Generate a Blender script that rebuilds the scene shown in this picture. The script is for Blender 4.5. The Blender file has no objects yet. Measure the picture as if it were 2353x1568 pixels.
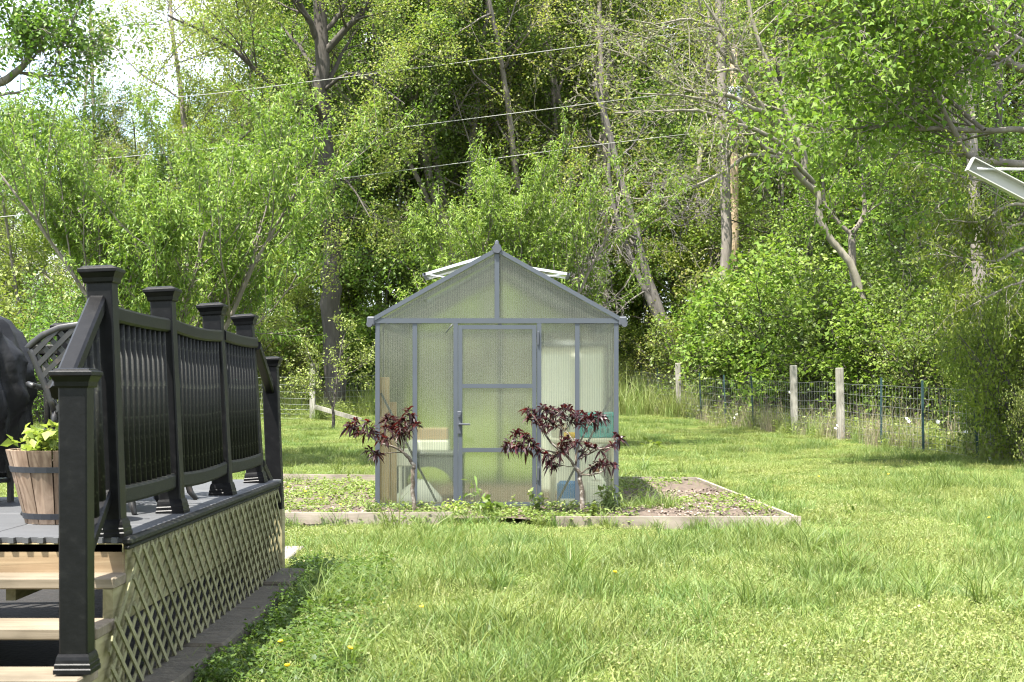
import bpy, math, random
import numpy as np
from mathutils import Vector, Matrix, Euler
R = math.radians
rng = np.random.default_rng(7)
random.seed(7)
S = bpy.context.scene

# ------------------------------------------------------------------ camera
EYE = 1.16; F = 3500.0; CX = 1176.5; HY = 906.0      # photo scale used to survey the place (2353 px wide)
cam = bpy.data.cameras.new("camera"); camo = bpy.data.objects.new("camera", cam)
S.collection.objects.link(camo); S.camera = camo
camo.location = (0, 0, EYE); camo.rotation_euler = (R(90), 0, 0)
cam.sensor_width = 36; cam.lens = 36 * F / 2353; cam.shift_y = (HY - 784.3) / 2353
cam.clip_start = 0.1; cam.clip_end = 600
cam.dof.use_dof = True; cam.dof.focus_distance = 15.5; cam.dof.aperture_fstop = 9

# ------------------------------------------------------------------ light
SD = Vector((0.29, 0.34, -1.0)).normalized()          # direction the sunlight travels
sun = bpy.data.lights.new("sun", 'SUN'); suno = bpy.data.objects.new("sun", sun)
S.collection.objects.link(suno); suno.rotation_euler = SD.to_track_quat('-Z', 'Y').to_euler()
sun.energy = 5.0; sun.angle = R(0.53); sun.color = (1.0, 0.955, 0.88)
W = bpy.data.worlds.new("World"); S.world = W; W.use_nodes = True
wn = W.node_tree; wn.nodes.clear()
sky = wn.nodes.new("ShaderNodeTexSky"); sky.sky_type = 'NISHITA'; sky.sun_disc = False
sky.sun_elevation = math.asin(-SD.z); sky.sun_rotation = math.atan2(-SD.x, -SD.y)
tc = wn.nodes.new("ShaderNodeTexCoord")
cn = wn.nodes.new("ShaderNodeTexNoise"); cn.inputs["Scale"].default_value = 3.2; cn.inputs["Detail"].default_value = 7
mp = wn.nodes.new("ShaderNodeMapping"); mp.inputs["Scale"].default_value = (1, 1, 2.4)
cr = wn.nodes.new("ShaderNodeValToRGB"); cr.color_ramp.elements[0].position = .36; cr.color_ramp.elements[1].position = .58
cm = wn.nodes.new("ShaderNodeMixRGB"); cm.inputs[2].default_value = (4.4, 4.45, 4.6, 1)
bg = wn.nodes.new("ShaderNodeBackground"); bg.inputs["Strength"].default_value = 0.14
wo = wn.nodes.new("ShaderNodeOutputWorld")
L_ = wn.links.new
L_(tc.outputs["Generated"], mp.inputs["Vector"]); L_(mp.outputs[0], cn.inputs["Vector"])
L_(cn.outputs["Fac"], cr.inputs[0]); L_(cr.outputs[0], cm.inputs[0]); L_(sky.outputs[0], cm.inputs[1])
L_(cm.outputs[0], bg.inputs["Color"]); L_(bg.outputs[0], wo.inputs[0])
S.view_settings.view_transform = 'Standard'; S.view_settings.look = 'None'
S.view_settings.exposure = 2.1; S.view_settings.gamma = 1; S.view_settings.use_curve_mapping = False
S.cycles.max_bounces = 10; S.cycles.diffuse_bounces = 5; S.cycles.transmission_bounces = 8; S.cycles.transparent_max_bounces = 12
S.cycles.sample_clamp_indirect = 0.9; S.cycles.blur_glossy = 1.0; S.cycles.use_denoising = True; S.cycles.filter_width = 1.1

# ------------------------------------------------------------------ helpers
def at(px, py, d): return Vector(((px - CX) * d / F, d, EYE + (HY - py) * d / F))
GY = [-60, 0, 7, 10, 14, 15, 20, 24, 29, 33, 40, 46, 54, 62, 100, 220]
GZ = [-.5, -.25, -.15, -.10, -.07, -.02, .02, .0, .06, .17, .27, .48, .8, 1.3, 4.0, 9]
def ground_z(x, y):
    return np.interp(y, GY, GZ) + .012 * np.sin(np.asarray(x) * 1.7 + np.asarray(y) * .6) + .01 * np.sin(np.asarray(y) * 1.9 - np.asarray(x))
def gz(x, y): return float(ground_z(x, y))

class MB:
    def __init__(s): s.v = []; s.f = []
    def add(s, vs, fs):
        b = len(s.v); s.v += [tuple(p) for p in vs]; s.f += [tuple(i + b for i in f) for f in fs]
    def box(s, c, size, rot=None):
        hx, hy, hz = (q / 2 for q in size); vs = []
        for x in (-hx, hx):
            for y in (-hy, hy):
                for z in (-hz, hz):
                    p = Vector((x, y, z))
                    if rot: p = rot @ p
                    vs.append(p + Vector(c))
        s.add(vs, [(0, 1, 3, 2), (4, 6, 7, 5), (0, 4, 5, 1), (2, 3, 7, 6), (0, 2, 6, 4), (1, 5, 7, 3)]); return s
    def cbox(s, lo, hi, c=.004):
        """box from corner to corner with chamfered edges"""
        lo = Vector(lo); hi = Vector(hi); ce = (lo + hi) / 2; h = (hi - lo) / 2; c = min(c, h.x * .6, h.y * .6, h.z * .6)
        import bmesh
        bm = bmesh.new(); bmesh.ops.create_cube(bm, size=2)
        for q in bm.verts: q.co = Vector((q.co.x * h.x, q.co.y * h.y, q.co.z * h.z)) + ce
        bmesh.ops.bevel(bm, geom=bm.edges[:], offset=c, segments=1, affect='EDGES')
        bm.verts.index_update()
        s.add([q.co.copy() for q in bm.verts], [[q.index for q in f.verts] for f in bm.faces]); bm.free(); return s
    def beam(s, p0, p1, w, h, up=(0, 0, 1)):
        p0 = Vector(p0); p1 = Vector(p1); d = (p1 - p0); L = d.length; d.normalize()
        sd = d.cross(Vector(up)); 
        if sd.length < 1e-5: sd = Vector((1, 0, 0))
        sd.normalize(); u = sd.cross(d)
        vs = []
        for p in (p0, p1):
            for a, b in ((-1, -1), (1, -1), (1, 1), (-1, 1)):
                vs.append(p + sd * (a * w / 2) + u * (b * h / 2))
        s.add(vs, [(3, 2, 1, 0), (4, 5, 6, 7), (0, 1, 5, 4), (1, 2, 6, 5), (2, 3, 7, 6), (3, 0, 4, 7)]); return s
    def strip(s, pts, w, h):
        """bar of width w (x) and height h (z) along pts"""
        vs = []; fs = []
        n = len(pts)
        for i, p in enumerate(pts):
            p = Vector(p); a = Vector(pts[max(i - 1, 0)]); b = Vector(pts[min(i + 1, n - 1)])
            d = (b - a).normalized(); sd = d.cross(Vector((0, 0, 1))).normalized(); u = sd.cross(d)
            for q, r_ in ((-1, -.7), (-.7, -1), (.7, -1), (1, -.7), (1, .7), (.7, 1), (-.7, 1), (-1, .7)):
                vs.append(p + sd * q * w / 2 + u * r_ * h / 2)
        for i in range(n - 1):
            for j in range(8):
                k = (j + 1) % 8
                fs.append((i * 8 + j, i * 8 + k, i * 8 + 8 + k, i * 8 + 8 + j))
        fs.append(tuple(range(7, -1, -1))); fs.append(tuple(range((n - 1) * 8, n * 8)))
        s.add(vs, fs); return s
    def tube(s, pts, rad, n=6, cap=True):
        pts = [Vector(p) for p in pts]; m = len(pts)
        if not hasattr(rad, '__len__'): rad = [rad] * m
        b = len(s.v); prev = None
        for i in range(m):
            d = (pts[min(i + 1, m - 1)] - pts[max(i - 1, 0)])
            if d.length < 1e-9: d = Vector((0, 0, 1))
            d.normalize()
            if prev is None:
                prev = d.cross(Vector((0.31, .87, .12)))
                if prev.length < .05: prev = d.cross(Vector((1, 0, 0)))
            u = (prev - d * prev.dot(d)).normalized(); prev = u; w = d.cross(u)
            for k in range(n):
                a = 2 * math.pi * k / n
                s.v.append(tuple(pts[i] + (u * math.cos(a) + w * math.sin(a)) * rad[i]))
        for i in range(m - 1):
            for k in range(n):
                k2 = (k + 1) % n
                s.f.append((b + i * n + k, b + i * n + k2, b + i * n + n + k2, b + i * n + n + k))
        if cap:
            s.f.append(tuple(b + k for k in range(n - 1, -1, -1))); s.f.append(tuple(b + (m - 1) * n + k for k in range(n)))
        return s
    def lathe(s, prof, c=(0, 0, 0), n=16, square=False, caps=True):
        """profile [(radius, z)] turned about z; square: four flat sides"""
        if square: n = 4
        b = len(s.v); c = Vector(c)
        for r_, z in prof:
            for k in range(n):
                a = 2 * math.pi * (k + .5) / n; q = r_ * (math.sqrt(2) if square else 1)
                s.v.append(tuple(c + Vector((q * math.cos(a), q * math.sin(a), z))))
        for i in range(len(prof) - 1):
            for k in range(n):
                k2 = (k + 1) % n
                s.f.append((b + i * n + k, b + i * n + k2, b + i * n + n + k2, b + i * n + n + k))
        if caps:
            s.f.append(tuple(b + k for k in range(n - 1, -1, -1))); m = len(prof) - 1
            s.f.append(tuple(b + m * n + k for k in range(n)))
        return s
    def prism(s, poly, z0, z1):
        n = len(poly)
        vs = [(x, y, z0) for x, y in poly] + [(x, y, z1) for x, y in poly]
        s.add(vs, [tuple(range(n - 1, -1, -1)), tuple(range(n, 2 * n))] + [(i, (i + 1) % n, n + (i + 1) % n, n + i) for i in range(n)]); return s
    def shift(s, d):
        d = Vector(d); s.v = [tuple(Vector(p) + d) for p in s.v]; return s
    def mesh(s, name, mat, smooth=False):
        me = bpy.data.meshes.new(name); me.from_pydata(s.v, [], s.f)
        if mat: me.materials.append(mat)
        if smooth: me.polygons.foreach_set("use_smooth", [True] * len(me.polygons))
        me.update(); return me

def np_mesh(name, V, quads=None, tris=None, mat=None, tone=None, smooth=False):
    me = bpy.data.meshes.new(name); V = np.asarray(V, dtype=np.float32)
    me.vertices.add(len(V)); me.vertices.foreach_set("co", V.ravel())
    li = []; st = []; tot = []; o = 0
    if quads is not None and len(quads):
        q = np.asarray(quads, dtype=np.int32); li.append(q.ravel()); st.append(o + 4 * np.arange(len(q))); tot.append(np.full(len(q), 4)); o += q.size
    if tris is not None and len(tris):
        t = np.asarray(tris, dtype=np.int32); li.append(t.ravel()); st.append(o + 3 * np.arange(len(t))); tot.append(np.full(len(t), 3)); o += t.size
    li = np.concatenate(li).astype(np.int32); st = np.concatenate(st).astype(np.int32)
    me.loops.add(len(li)); me.loops.foreach_set("vertex_index", li)
    me.polygons.add(len(st)); me.polygons.foreach_set("loop_start", st)
    if tone is not None:
        a = me.attributes.new("tone", 'FLOAT', 'POINT'); a.data.foreach_set("value", np.asarray(tone, dtype=np.float32))
    if smooth: me.polygons.foreach_set("use_smooth", np.ones(len(st), dtype=bool))
    if mat: me.materials.append(mat)
    me.update(calc_edges=True); me.validate(); return me

def wloc(o):
    p = Vector((0, 0, 0))
    while o: p += o.location; o = o.parent
    return p
def link(o, parent=None):
    S.collection.objects.link(o)
    if parent: o.parent = parent
    return o
def obj(name, mb, mat, parent=None, smooth=False, local=False, label=None):
    """link a builder as one object; its points are in world space unless local"""
    if isinstance(mb, MB):
        if parent and not local: mb.shift(-wloc(parent))
        me = mb.mesh(name, mat, smooth)
    else: me = mb
    o = link(bpy.data.objects.new(name, me), parent)
    if label: o["label"] = label
    return o
def inst(name, me, parent, loc=(0, 0, 0), rot=(0, 0, 0), scale=None):
    o = link(bpy.data.objects.new(name, me), parent); o.location = loc; o.rotation_euler = rot
    if scale: o.scale = scale
    return o
def tag(o, label, cat, group=None):
    o["label"] = label; o["category"] = cat
    if group: o["group"] = group
    return o
def thing(name, label, cat, loc=(0, 0, 0), group=None, rotz=0):
    o = link(bpy.data.objects.new(name, None)); o.location = loc; o.rotation_euler = (0, 0, rotz); o.empty_display_size = .2
    return tag(o, label, cat, group)
def struct(o): o["kind"] = "structure"; return o
def stuff(o): o["kind"] = "stuff"; return o

# ------------------------------------------------------------------ materials
def newmat(name):
    m = bpy.data.materials.new(name); m.use_nodes = True; nt = m.node_tree
    return m, nt, nt.nodes["Principled BSDF"], nt.nodes["Material Output"]
def node(nt, t, **kw):
    n = nt.nodes.new(t)
    for k, v in kw.items():
        if k in n.inputs: n.inputs[k].default_value = v
        else: setattr(n, k, v)
    return n
def ramp(nt, cols, pos=None):
    n = nt.nodes.new("ShaderNodeValToRGB"); e = n.color_ramp.elements
    pos = pos or [i / (len(cols) - 1) for i in range(len(cols))]
    while len(e) < len(cols): e.new(.5)
    for k, (c, p) in enumerate(zip(cols, pos)): e[k].position = p; e[k].color = (*c, 1)
    return n
def mottled(name, cols, scale=8, rough=.6, detail=6, bump=0, stretch=(1, 1, 1), spec=.5, metal=0, pos=None, coord="Object", bscale=None):
    m, nt, b, _ = newmat(name); l = nt.links.new
    t = node(nt, "ShaderNodeTexCoord"); mpg = node(nt, "ShaderNodeMapping"); mpg.inputs["Scale"].default_value = stretch
    n = node(nt, "ShaderNodeTexNoise", Scale=scale, Detail=detail); r_ = ramp(nt, cols, pos)
    l(t.outputs[coord], mpg.inputs[0]); l(mpg.outputs[0], n.inputs["Vector"]); l(n.outputs["Fac"], r_.inputs[0]); l(r_.outputs[0], b.inputs["Base Color"])
    b.inputs["Roughness"].default_value = rough; b.inputs["Specular IOR Level"].default_value = spec; b.inputs["Metallic"].default_value = metal
    if bump:
        n2 = node(nt, "ShaderNodeTexNoise", Scale=bscale or scale * 2.5, Detail=5); l(mpg.outputs[0], n2.inputs["Vector"])
        bp = node(nt, "ShaderNodeBump", Strength=bump, Distance=.02); l(n2.outputs["Fac"], bp.inputs["Height"]); l(bp.outputs[0], b.inputs["Normal"])
    return m
def wood(name, c1, c2, axis='y', scale=9, rough=.75, spots=None):
    m, nt, b, _ = newmat(name); l = nt.links.new
    t = node(nt, "ShaderNodeTexCoord"); mpg = node(nt, "ShaderNodeMapping")
    mpg.inputs["Scale"].default_value = {'x': (.09, 1, 1), 'y': (1, .09, 1), 'z': (1, 1, .09)}[axis]
    oi = node(nt, "ShaderNodeObjectInfo"); ad = node(nt, "ShaderNodeVectorMath", operation='ADD')
    sc = node(nt, "ShaderNodeVectorMath", operation='SCALE'); sc.inputs["Scale"].default_value = 9
    cx_ = node(nt, "ShaderNodeCombineXYZ")
    for i in range(3): l(oi.outputs["Random"], cx_.inputs[i])
    l(cx_.outputs[0], sc.inputs[0]); l(t.outputs["Object"], ad.inputs[0]); l(sc.outputs[0], ad.inputs[1]); l(ad.outputs[0], mpg.inputs[0])
    n = node(nt, "ShaderNodeTexNoise", Scale=scale, Detail=4, Distortion=1.6)
    w = node(nt, "ShaderNodeMath", operation='MULTIPLY'); w.inputs[1].default_value = 9
    fr = node(nt, "ShaderNodeMath", operation='PINGPONG'); fr.inputs[1].default_value = 1
    l(mpg.outputs[0], n.inputs["Vector"]); l(n.outputs["Fac"], w.inputs[0]); l(w.outputs[0], fr.inputs[0])
    n3 = node(nt, "ShaderNodeTexNoise", Scale=scale * 9, Detail=3); l(mpg.outputs[0], n3.inputs["Vector"])
    mx = node(nt, "ShaderNodeMath", operation='MULTIPLY_ADD'); mx.inputs[1].default_value = .55
    l(fr.outputs[0], mx.inputs[0]); 
    h = node(nt, "ShaderNodeMath", operation='MULTIPLY'); h.inputs[1].default_value = .5; l(n3.outputs["Fac"], h.inputs[0]); l(h.outputs[0], mx.inputs[2])
    r_ = ramp(nt, [c1, c2]); l(mx.outputs[0], r_.inputs[0])
    n4 = node(nt, "ShaderNodeTexNoise", Scale=2.5, Detail=5); l(ad.outputs[0], n4.inputs["Vector"])
    r4 = ramp(nt, [(.55, .55, .52), (1.1, 1.1, 1.1)], [.3, .6]); l(n4.outputs["Fac"], r4.inputs[0])
    mm = node(nt, "ShaderNodeMixRGB", blend_type='MULTIPLY'); mm.inputs[0].default_value = 1
    l(r_.outputs[0], mm.inputs[1]); l(r4.outputs[0], mm.inputs[2]); l(mm.outputs[0], b.inputs["Base Color"])
    b.inputs["Roughness"].default_value = rough; b.inputs["Specular IOR Level"].default_value = .3
    bp = node(nt, "ShaderNodeBump", Strength=.25, Distance=.004); l(mx.outputs[0], bp.inputs["Height"]); l(bp.outputs[0], b.inputs["Normal"])
    return m
def leafmat(name, cols, trans=.45, rough=.5, spec=.35, tcol=None, vary=.25, alt=None):
    """leaf: per-leaf tone, a little from tree to tree; sunlight comes through the blade"""
    m, nt, b, out = newmat(name); l = nt.links.new
    a = node(nt, "ShaderNodeAttribute", attribute_name="tone"); oi = node(nt, "ShaderNodeObjectInfo")
    r_ = ramp(nt, cols); l(a.outputs["Fac"], r_.inputs[0])
    hs = node(nt, "ShaderNodeHueSaturation"); mr = node(nt, "ShaderNodeMapRange")
    mr.inputs[3].default_value = 1 - vary; mr.inputs[4].default_value = 1 + vary
    l(oi.outputs["Random"], mr.inputs[0]); l(mr.outputs[0], hs.inputs["Value"])
    m2 = node(nt, "ShaderNodeMapRange"); m2.inputs[3].default_value = .5 - .02; m2.inputs[4].default_value = .5 + .018
    w = node(nt, "ShaderNodeMath", operation='FRACT'); w7 = node(nt, "ShaderNodeMath", operation='MULTIPLY'); w7.inputs[1].default_value = 7.31
    l(oi.outputs["Random"], w7.inputs[0]); l(w7.outputs[0], w.inputs[0]); l(w.outputs[0], m2.inputs[0]); l(m2.outputs[0], hs.inputs["Hue"])
    l(r_.outputs[0], hs.inputs["Color"]); l(hs.outputs[0], b.inputs["Base Color"])
    b.inputs["Roughness"].default_value = rough; b.inputs["Specular IOR Level"].default_value = spec
    tr = node(nt, "ShaderNodeBsdfTranslucent"); g = node(nt, "ShaderNodeMixRGB", blend_type='MULTIPLY'); g.inputs[0].default_value = 1
    g.inputs[2].default_value = (*(tcol or (1.15, 1.22, .68)), 1); l(hs.outputs[0], g.inputs[1]); l(g.outputs[0], tr.inputs["Color"])
    mx = node(nt, "ShaderNodeMixShader"); mx.inputs[0].default_value = trans
    l(b.outputs[0], mx.inputs[1]); l(tr.outputs[0], mx.inputs[2]); l(mx.outputs[0], out.inputs[0])
    return m
def plain(name, c, rough=.5, metal=0, spec=.5):
    m, nt, b, _ = newmat(name); b.inputs["Base Color"].default_value = (*c, 1); b.inputs["Roughness"].default_value = rough
    b.inputs["Metallic"].default_value = metal; b.inputs["Specular IOR Level"].default_value = spec; return m

M = {}
M['bark_dark'] = mottled('bark_dark', [(.02, .017, .014), (.055, .048, .04), (.10, .09, .078)], 9, .95, bump=.8, stretch=(1, 1, .18))
M['bark_grey'] = mottled('bark_grey', [(.06, .052, .042), (.15, .13, .11), (.26, .235, .20)], 7, .95, bump=.7, stretch=(1, 1, .25))
M['bark_pale'] = mottled('bark_pale', [(.07, .062, .045), (.155, .14, .105), (.26, .24, .19)], 6, .9, bump=.5, stretch=(1, 1, .4))
M['bark_dead'] = mottled('bark_dead', [(.035, .031, .027), (.095, .086, .076), (.22, .205, .19)], 8, .95, bump=.5, stretch=(1, 1, .3))
M['bark_plum'] = mottled('bark_plum', [(.035, .025, .015), (.09, .07, .05), (.24, .22, .19)], 30, .85, bump=.4, pos=[.3, .5, .68])
M['leaf_wood'] = leafmat('leaf_wood', [(.06, .11, .018), (.12, .18, .032), (.19, .25, .055)])
M['leaf_deep'] = leafmat('leaf_deep', [(.05, .09, .015), (.09, .14, .024), (.14, .195, .038)])
M['leaf_yellow'] = leafmat('leaf_yellow', [(.115, .16, .032), (.185, .23, .052), (.25, .235, .08)])
M['leaf_bright'] = leafmat('leaf_bright', [(.075, .135, .018), (.14, .205, .034), (.215, .27, .058)], trans=.45, rough=.6, spec=.2)
M['leaf_shrub'] = leafmat('leaf_shrub', [(.075, .115, .022), (.14, .18, .038), (.21, .24, .065)], trans=.35)
M['leaf_peach'] = leafmat('leaf_peach', [(.065, .11, .016), (.145, .20, .034), (.25, .29, .065)], trans=.4, rough=.5, spec=.25, vary=.05)
M['leaf_plum'] = leafmat('leaf_plum', [(.009, .005, .006), (.024, .009, .010), (.055, .013, .013)], trans=.25, rough=.4, spec=.35, tcol=(4.0, .6, .5), vary=.05)
M['leaf_weed'] = leafmat('leaf_weed', [(.075, .125, .026), (.135, .185, .045), (.20, .235, .075)], trans=.3)
M['leaf_lime'] = leafmat('leaf_lime', [(.15, .23, .04), (.24, .32, .07), (.33, .38, .11)], trans=.35, vary=.05)
M['blade'] = leafmat('blade', [(.09, .14, .028), (.15, .20, .048), (.21, .24, .08), (.29, .285, .14)], trans=.35, rough=.5, spec=.3, vary=.18)
M['blade_deep'] = leafmat('blade_deep', [(.075, .125, .027), (.125, .172, .042), (.175, .215, .06)], trans=.35, rough=.5, spec=.3, vary=.15)
M['vinyl'] = mottled('black_vinyl', [(.0022, .0022, .0025), (.0036, .0036, .004), (.011, .011, .0105)], 26, .42, spec=.17, bump=.04, pos=[.3, .58, .9])
M['vinyl_dirty'] = mottled('weathered_black_vinyl', [(.004, .0043, .0037), (.008, .0083, .0065), (.05, .052, .036)], 55, .6, spec=.2, pos=[.3, .58, .78], bump=.1)
M['tread'] = wood('tread_wood', (.125, .10, .068), (.195, .16, .115), 'x', 7)
M['rim_wood'] = wood('rim_wood', (.19, .125, .068), (.28, .21, .125), 'x', 6)
M['side_wood'] = wood('side_wood', (.15, .13, .06), (.26, .235, .13), 'y', 8)
M['lattice'] = wood('lattice_wood', (.13, .125, .06), (.215, .205, .115), 'x', 20)
M['bed_wood'] = wood('bed_wood', (.19, .155, .125), (.29, .25, .205), 'x', 6)
M['bed_wood_y'] = wood('bed_wood_y', (.19, .155, .125), (.29, .25, .205), 'y', 6)
M['grey_post'] = wood('grey_post', (.16, .15, .125), (.30, .285, .245), 'z', 9)
M['stave'] = wood('stave_wood', (.11, .065, .04), (.34, .25, .18), 'z', 9)
M['plank'] = wood('plank_wood', (.28, .20, .12), (.38, .28, .17), 'z', 8)
M['mat'] = mottled('deck_mat', [(.032, .033, .036), (.052, .054, .057), (.074, .076, .078)], 5, .7, bump=.15, stretch=(1, 9, 1))
M['gframe'] = mottled('grey_aluminium', [(.038, .046, .056), (.052, .061, .072)], 6, .42, spec=.5)
M['gdark'] = plain('dark_plastic', (.045, .05, .06), .45)
M['alu'] = plain('mill_aluminium', (.55, .56, .57), .35, .85)
M['iron'] = mottled('black_iron', [(.004, .004, .004), (.012, .011, .010), (.06, .04, .03)], 20, .45, pos=[.3, .62, .85], spec=.6)
M['hoop'] = plain('hoop_iron', (.035, .038, .045), .5, .3)
M['cover'] = mottled('cover_fabric', [(.003, .003, .0032), (.006, .006, .0065)], 6, .5, spec=.3, bump=.6, bscale=7)
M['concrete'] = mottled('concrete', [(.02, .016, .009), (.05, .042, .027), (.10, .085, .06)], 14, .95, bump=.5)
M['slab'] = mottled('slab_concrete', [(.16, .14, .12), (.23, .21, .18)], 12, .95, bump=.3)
M['white_metal'] = mottled('white_painted_metal', [(.26, .265, .235), (.36, .36, .33)], 5, .4)
M['rope'] = plain('white_cord', (.45, .45, .44), .7)
M['wire'] = plain('fence_wire', (.16, .17, .16), .5, .6)
M['tpost'] = mottled('green_metal', [(.012, .03, .035), (.02, .055, .06)], 9, .5)
M['pole'] = wood('pole_wood', (.24, .17, .10), (.40, .31, .20), 'z', 6)
M['cable'] = plain('line_cable', (.25, .25, .22), .6)
M['can'] = plain('grey_can', (.50, .53, .56), .4, .2)
M['white_plastic'] = mottled('white_plastic', [(.66, .66, .62), (.76, .76, .73)], 4, .5)
M['cream_plastic'] = plain('cream_plastic', (.62, .59, .50), .5)
M['grey_plastic'] = plain('grey_plastic', (.10, .115, .125), .5)
M['teal'] = plain('teal_plastic', (.03, .30, .33), .45)
M['teal_shade'] = plain('teal_hole_shade', (.015, .14, .16), .6)  # darker copy of the teal, for the shade inside the crate openings
M['yellow'] = plain('yellow_bristle', (.75, .45, .02), .7)
M['blue'] = plain('blue_bag', (.04, .16, .42), .45)
M['card'] = mottled('cardboard', [(.34, .25, .17), (.42, .32, .22)], 5, .85)
M['orange'] = plain('orange_brown', (.30, .10, .03), .6)
M['petal'] = plain('yellow_petal', (.80, .52, .01), .6)
M['white_petal'] = plain('white_petal', (.80, .80, .74), .6)
M['soil'] = mottled('soil', [(.03, .022, .016), (.08, .058, .042), (.16, .12, .09)], 14, .95, bump=.9, coord="Object")
M['shade_black_soil'] = mottled('shade_black_soil', [(.002, .0017, .0013), (.006, .005, .004), (.018, .014, .011)], 14, .98, bump=.6)  # soil blackened so its colour gives the shade beneath the deck
M['chip'] = leafmat('chip', [(.06, .044, .033), (.16, .125, .098), (.30, .25, .21)], trans=0, rough=.9, vary=0)

def polycarbonate(name, clear):
    m, nt, b, out = newmat(name); l = nt.links.new
    g = node(nt, "ShaderNodeNewGeometry"); sx = node(nt, "ShaderNodeSeparateXYZ"); l(g.outputs["Position"], sx.inputs[0])
    ad = node(nt, "ShaderNodeMath", operation='ADD'); l(sx.outputs[0], ad.inputs[0]); l(sx.outputs[1], ad.inputs[1])
    mu = node(nt, "ShaderNodeMath", operation='MULTIPLY'); mu.inputs[1].default_value = 2 * math.pi / .024; l(ad.outputs[0], mu.inputs[0])
    sn = node(nt, "ShaderNodeMath", operation='SINE'); l(mu.outputs[0], sn.inputs[0])
    mp2 = node(nt, "ShaderNodeMapping"); mp2.inputs["Scale"].default_value = (14, 14, .9); l(g.outputs["Position"], mp2.inputs[0])
    nz = node(nt, "ShaderNodeTexNoise", Scale=2.0, Detail=5); l(mp2.outputs[0], nz.inputs["Vector"])
    mp3 = node(nt, "ShaderNodeMapping"); mp3.inputs["Scale"].default_value = (1.2, 1.2, 2.2); l(g.outputs["Position"], mp3.inputs[0])
    nl = node(nt, "ShaderNodeTexNoise", Scale=1.3, Detail=5); l(mp3.outputs[0], nl.inputs["Vector"])
    f1 = node(nt, "ShaderNodeMath", operation='MULTIPLY_ADD'); f1.inputs[1].default_value = .085; f1.inputs[2].default_value = .02; l(sn.outputs[0], f1.inputs[0])
    f2 = node(nt, "ShaderNodeMath", operation='MULTIPLY_ADD'); f2.inputs[1].default_value = .10; l(nz.outputs["Fac"], f2.inputs[0]); l(f1.outputs[0], f2.inputs[2])
    f3 = node(nt, "ShaderNodeMath", operation='MULTIPLY_ADD'); f3.inputs[1].default_value = .07; l(nl.outputs["Fac"], f3.inputs[0]); l(f2.outputs[0], f3.inputs[2])
    f3.use_clamp = True
    rf = node(nt, "ShaderNodeBsdfRefraction", Roughness=.16, IOR=1.35); rf.inputs["Color"].default_value = (.96, .97, .91, 1)
    tp = node(nt, "ShaderNodeBsdfTransparent"); tp.inputs["Color"].default_value = (.92, .94, .82, 1)
    m0 = node(nt, "ShaderNodeMixShader"); m0.inputs[0].default_value = clear; l(rf.outputs[0], m0.inputs[1]); l(tp.outputs[0], m0.inputs[2])
    tl = node(nt, "ShaderNodeBsdfTranslucent"); tl.inputs["Color"].default_value = (.66, .68, .57, 1)
    df = node(nt, "ShaderNodeBsdfDiffuse"); df.inputs["Color"].default_value = (.55, .58, .46, 1)
    m1 = node(nt, "ShaderNodeMixShader"); m1.inputs[0].default_value = .35; l(tl.outputs[0], m1.inputs[1]); l(df.outputs[0], m1.inputs[2])
    m2 = node(nt, "ShaderNodeMixShader"); l(f3.outputs[0], m2.inputs[0]); l(m0.outputs[0], m2.inputs[1]); l(m1.outputs[0], m2.inputs[2])
    gl = node(nt, "ShaderNodeBsdfGlossy", Roughness=.12); fr = node(nt, "ShaderNodeFresnel", IOR=1.35)
    m3 = node(nt, "ShaderNodeMixShader"); l(fr.outputs[0], m3.inputs[0]); l(m2.outputs[0], m3.inputs[1]); l(gl.outputs[0], m3.inputs[2])
    l(m3.outputs[0], out.inputs[0]); return m
M['poly'] = polycarbonate('twin_wall_polycarbonate', .06); M['poly_roof'] = polycarbonate('thin_clear_polycarbonate', .5)

# ------------------------------------------------------------------ foliage tools
TPL = {}
TPL['oval'] = (np.array([(0, 0, 0), (.5, -.36, .06), (1, 0, -.05), (.5, .36, .06)]), [], [(0, 1, 2), (0, 2, 3)])
TPL['lance'] = (np.array([(0, 0, 0), (.3, -.11, .02), (.3, .11, .02), (.66, -.10, .0), (.66, .10, .0), (1, 0, -.04)]), [(1, 3, 4, 2)], [(0, 1, 2), (3, 5, 4)])
TPL['peach'] = (np.array([(0, 0, 0), (.32, -.135, .03), (.32, .135, .03), (.68, -.115, .0), (.68, .115, .0), (1, 0, -.06)]), [(1, 3, 4, 2)], [(0, 1, 2), (3, 5, 4)])
TPL['broad'] = (np.array([(0, 0, 0), (.32, -.17, .03), (.32, .17, .03), (.68, -.14, .0), (.68, .14, .0), (1, 0, -.05)]), [(1, 3, 4, 2)], [(0, 1, 2), (3, 5, 4)])
TPL['maple'] = (np.array([(0, 0, 0), (.25, -.5, .03), (.55, -.22, .05), (1, 0, -.1), (.55, .22, .05), (.25, .5, .03)]), [(0, 2, 3, 4)], [(0, 1, 2), (0, 4, 5)])
def unit(a): return a / np.maximum(np.linalg.norm(a, axis=-1, keepdims=True), 1e-9)
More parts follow.
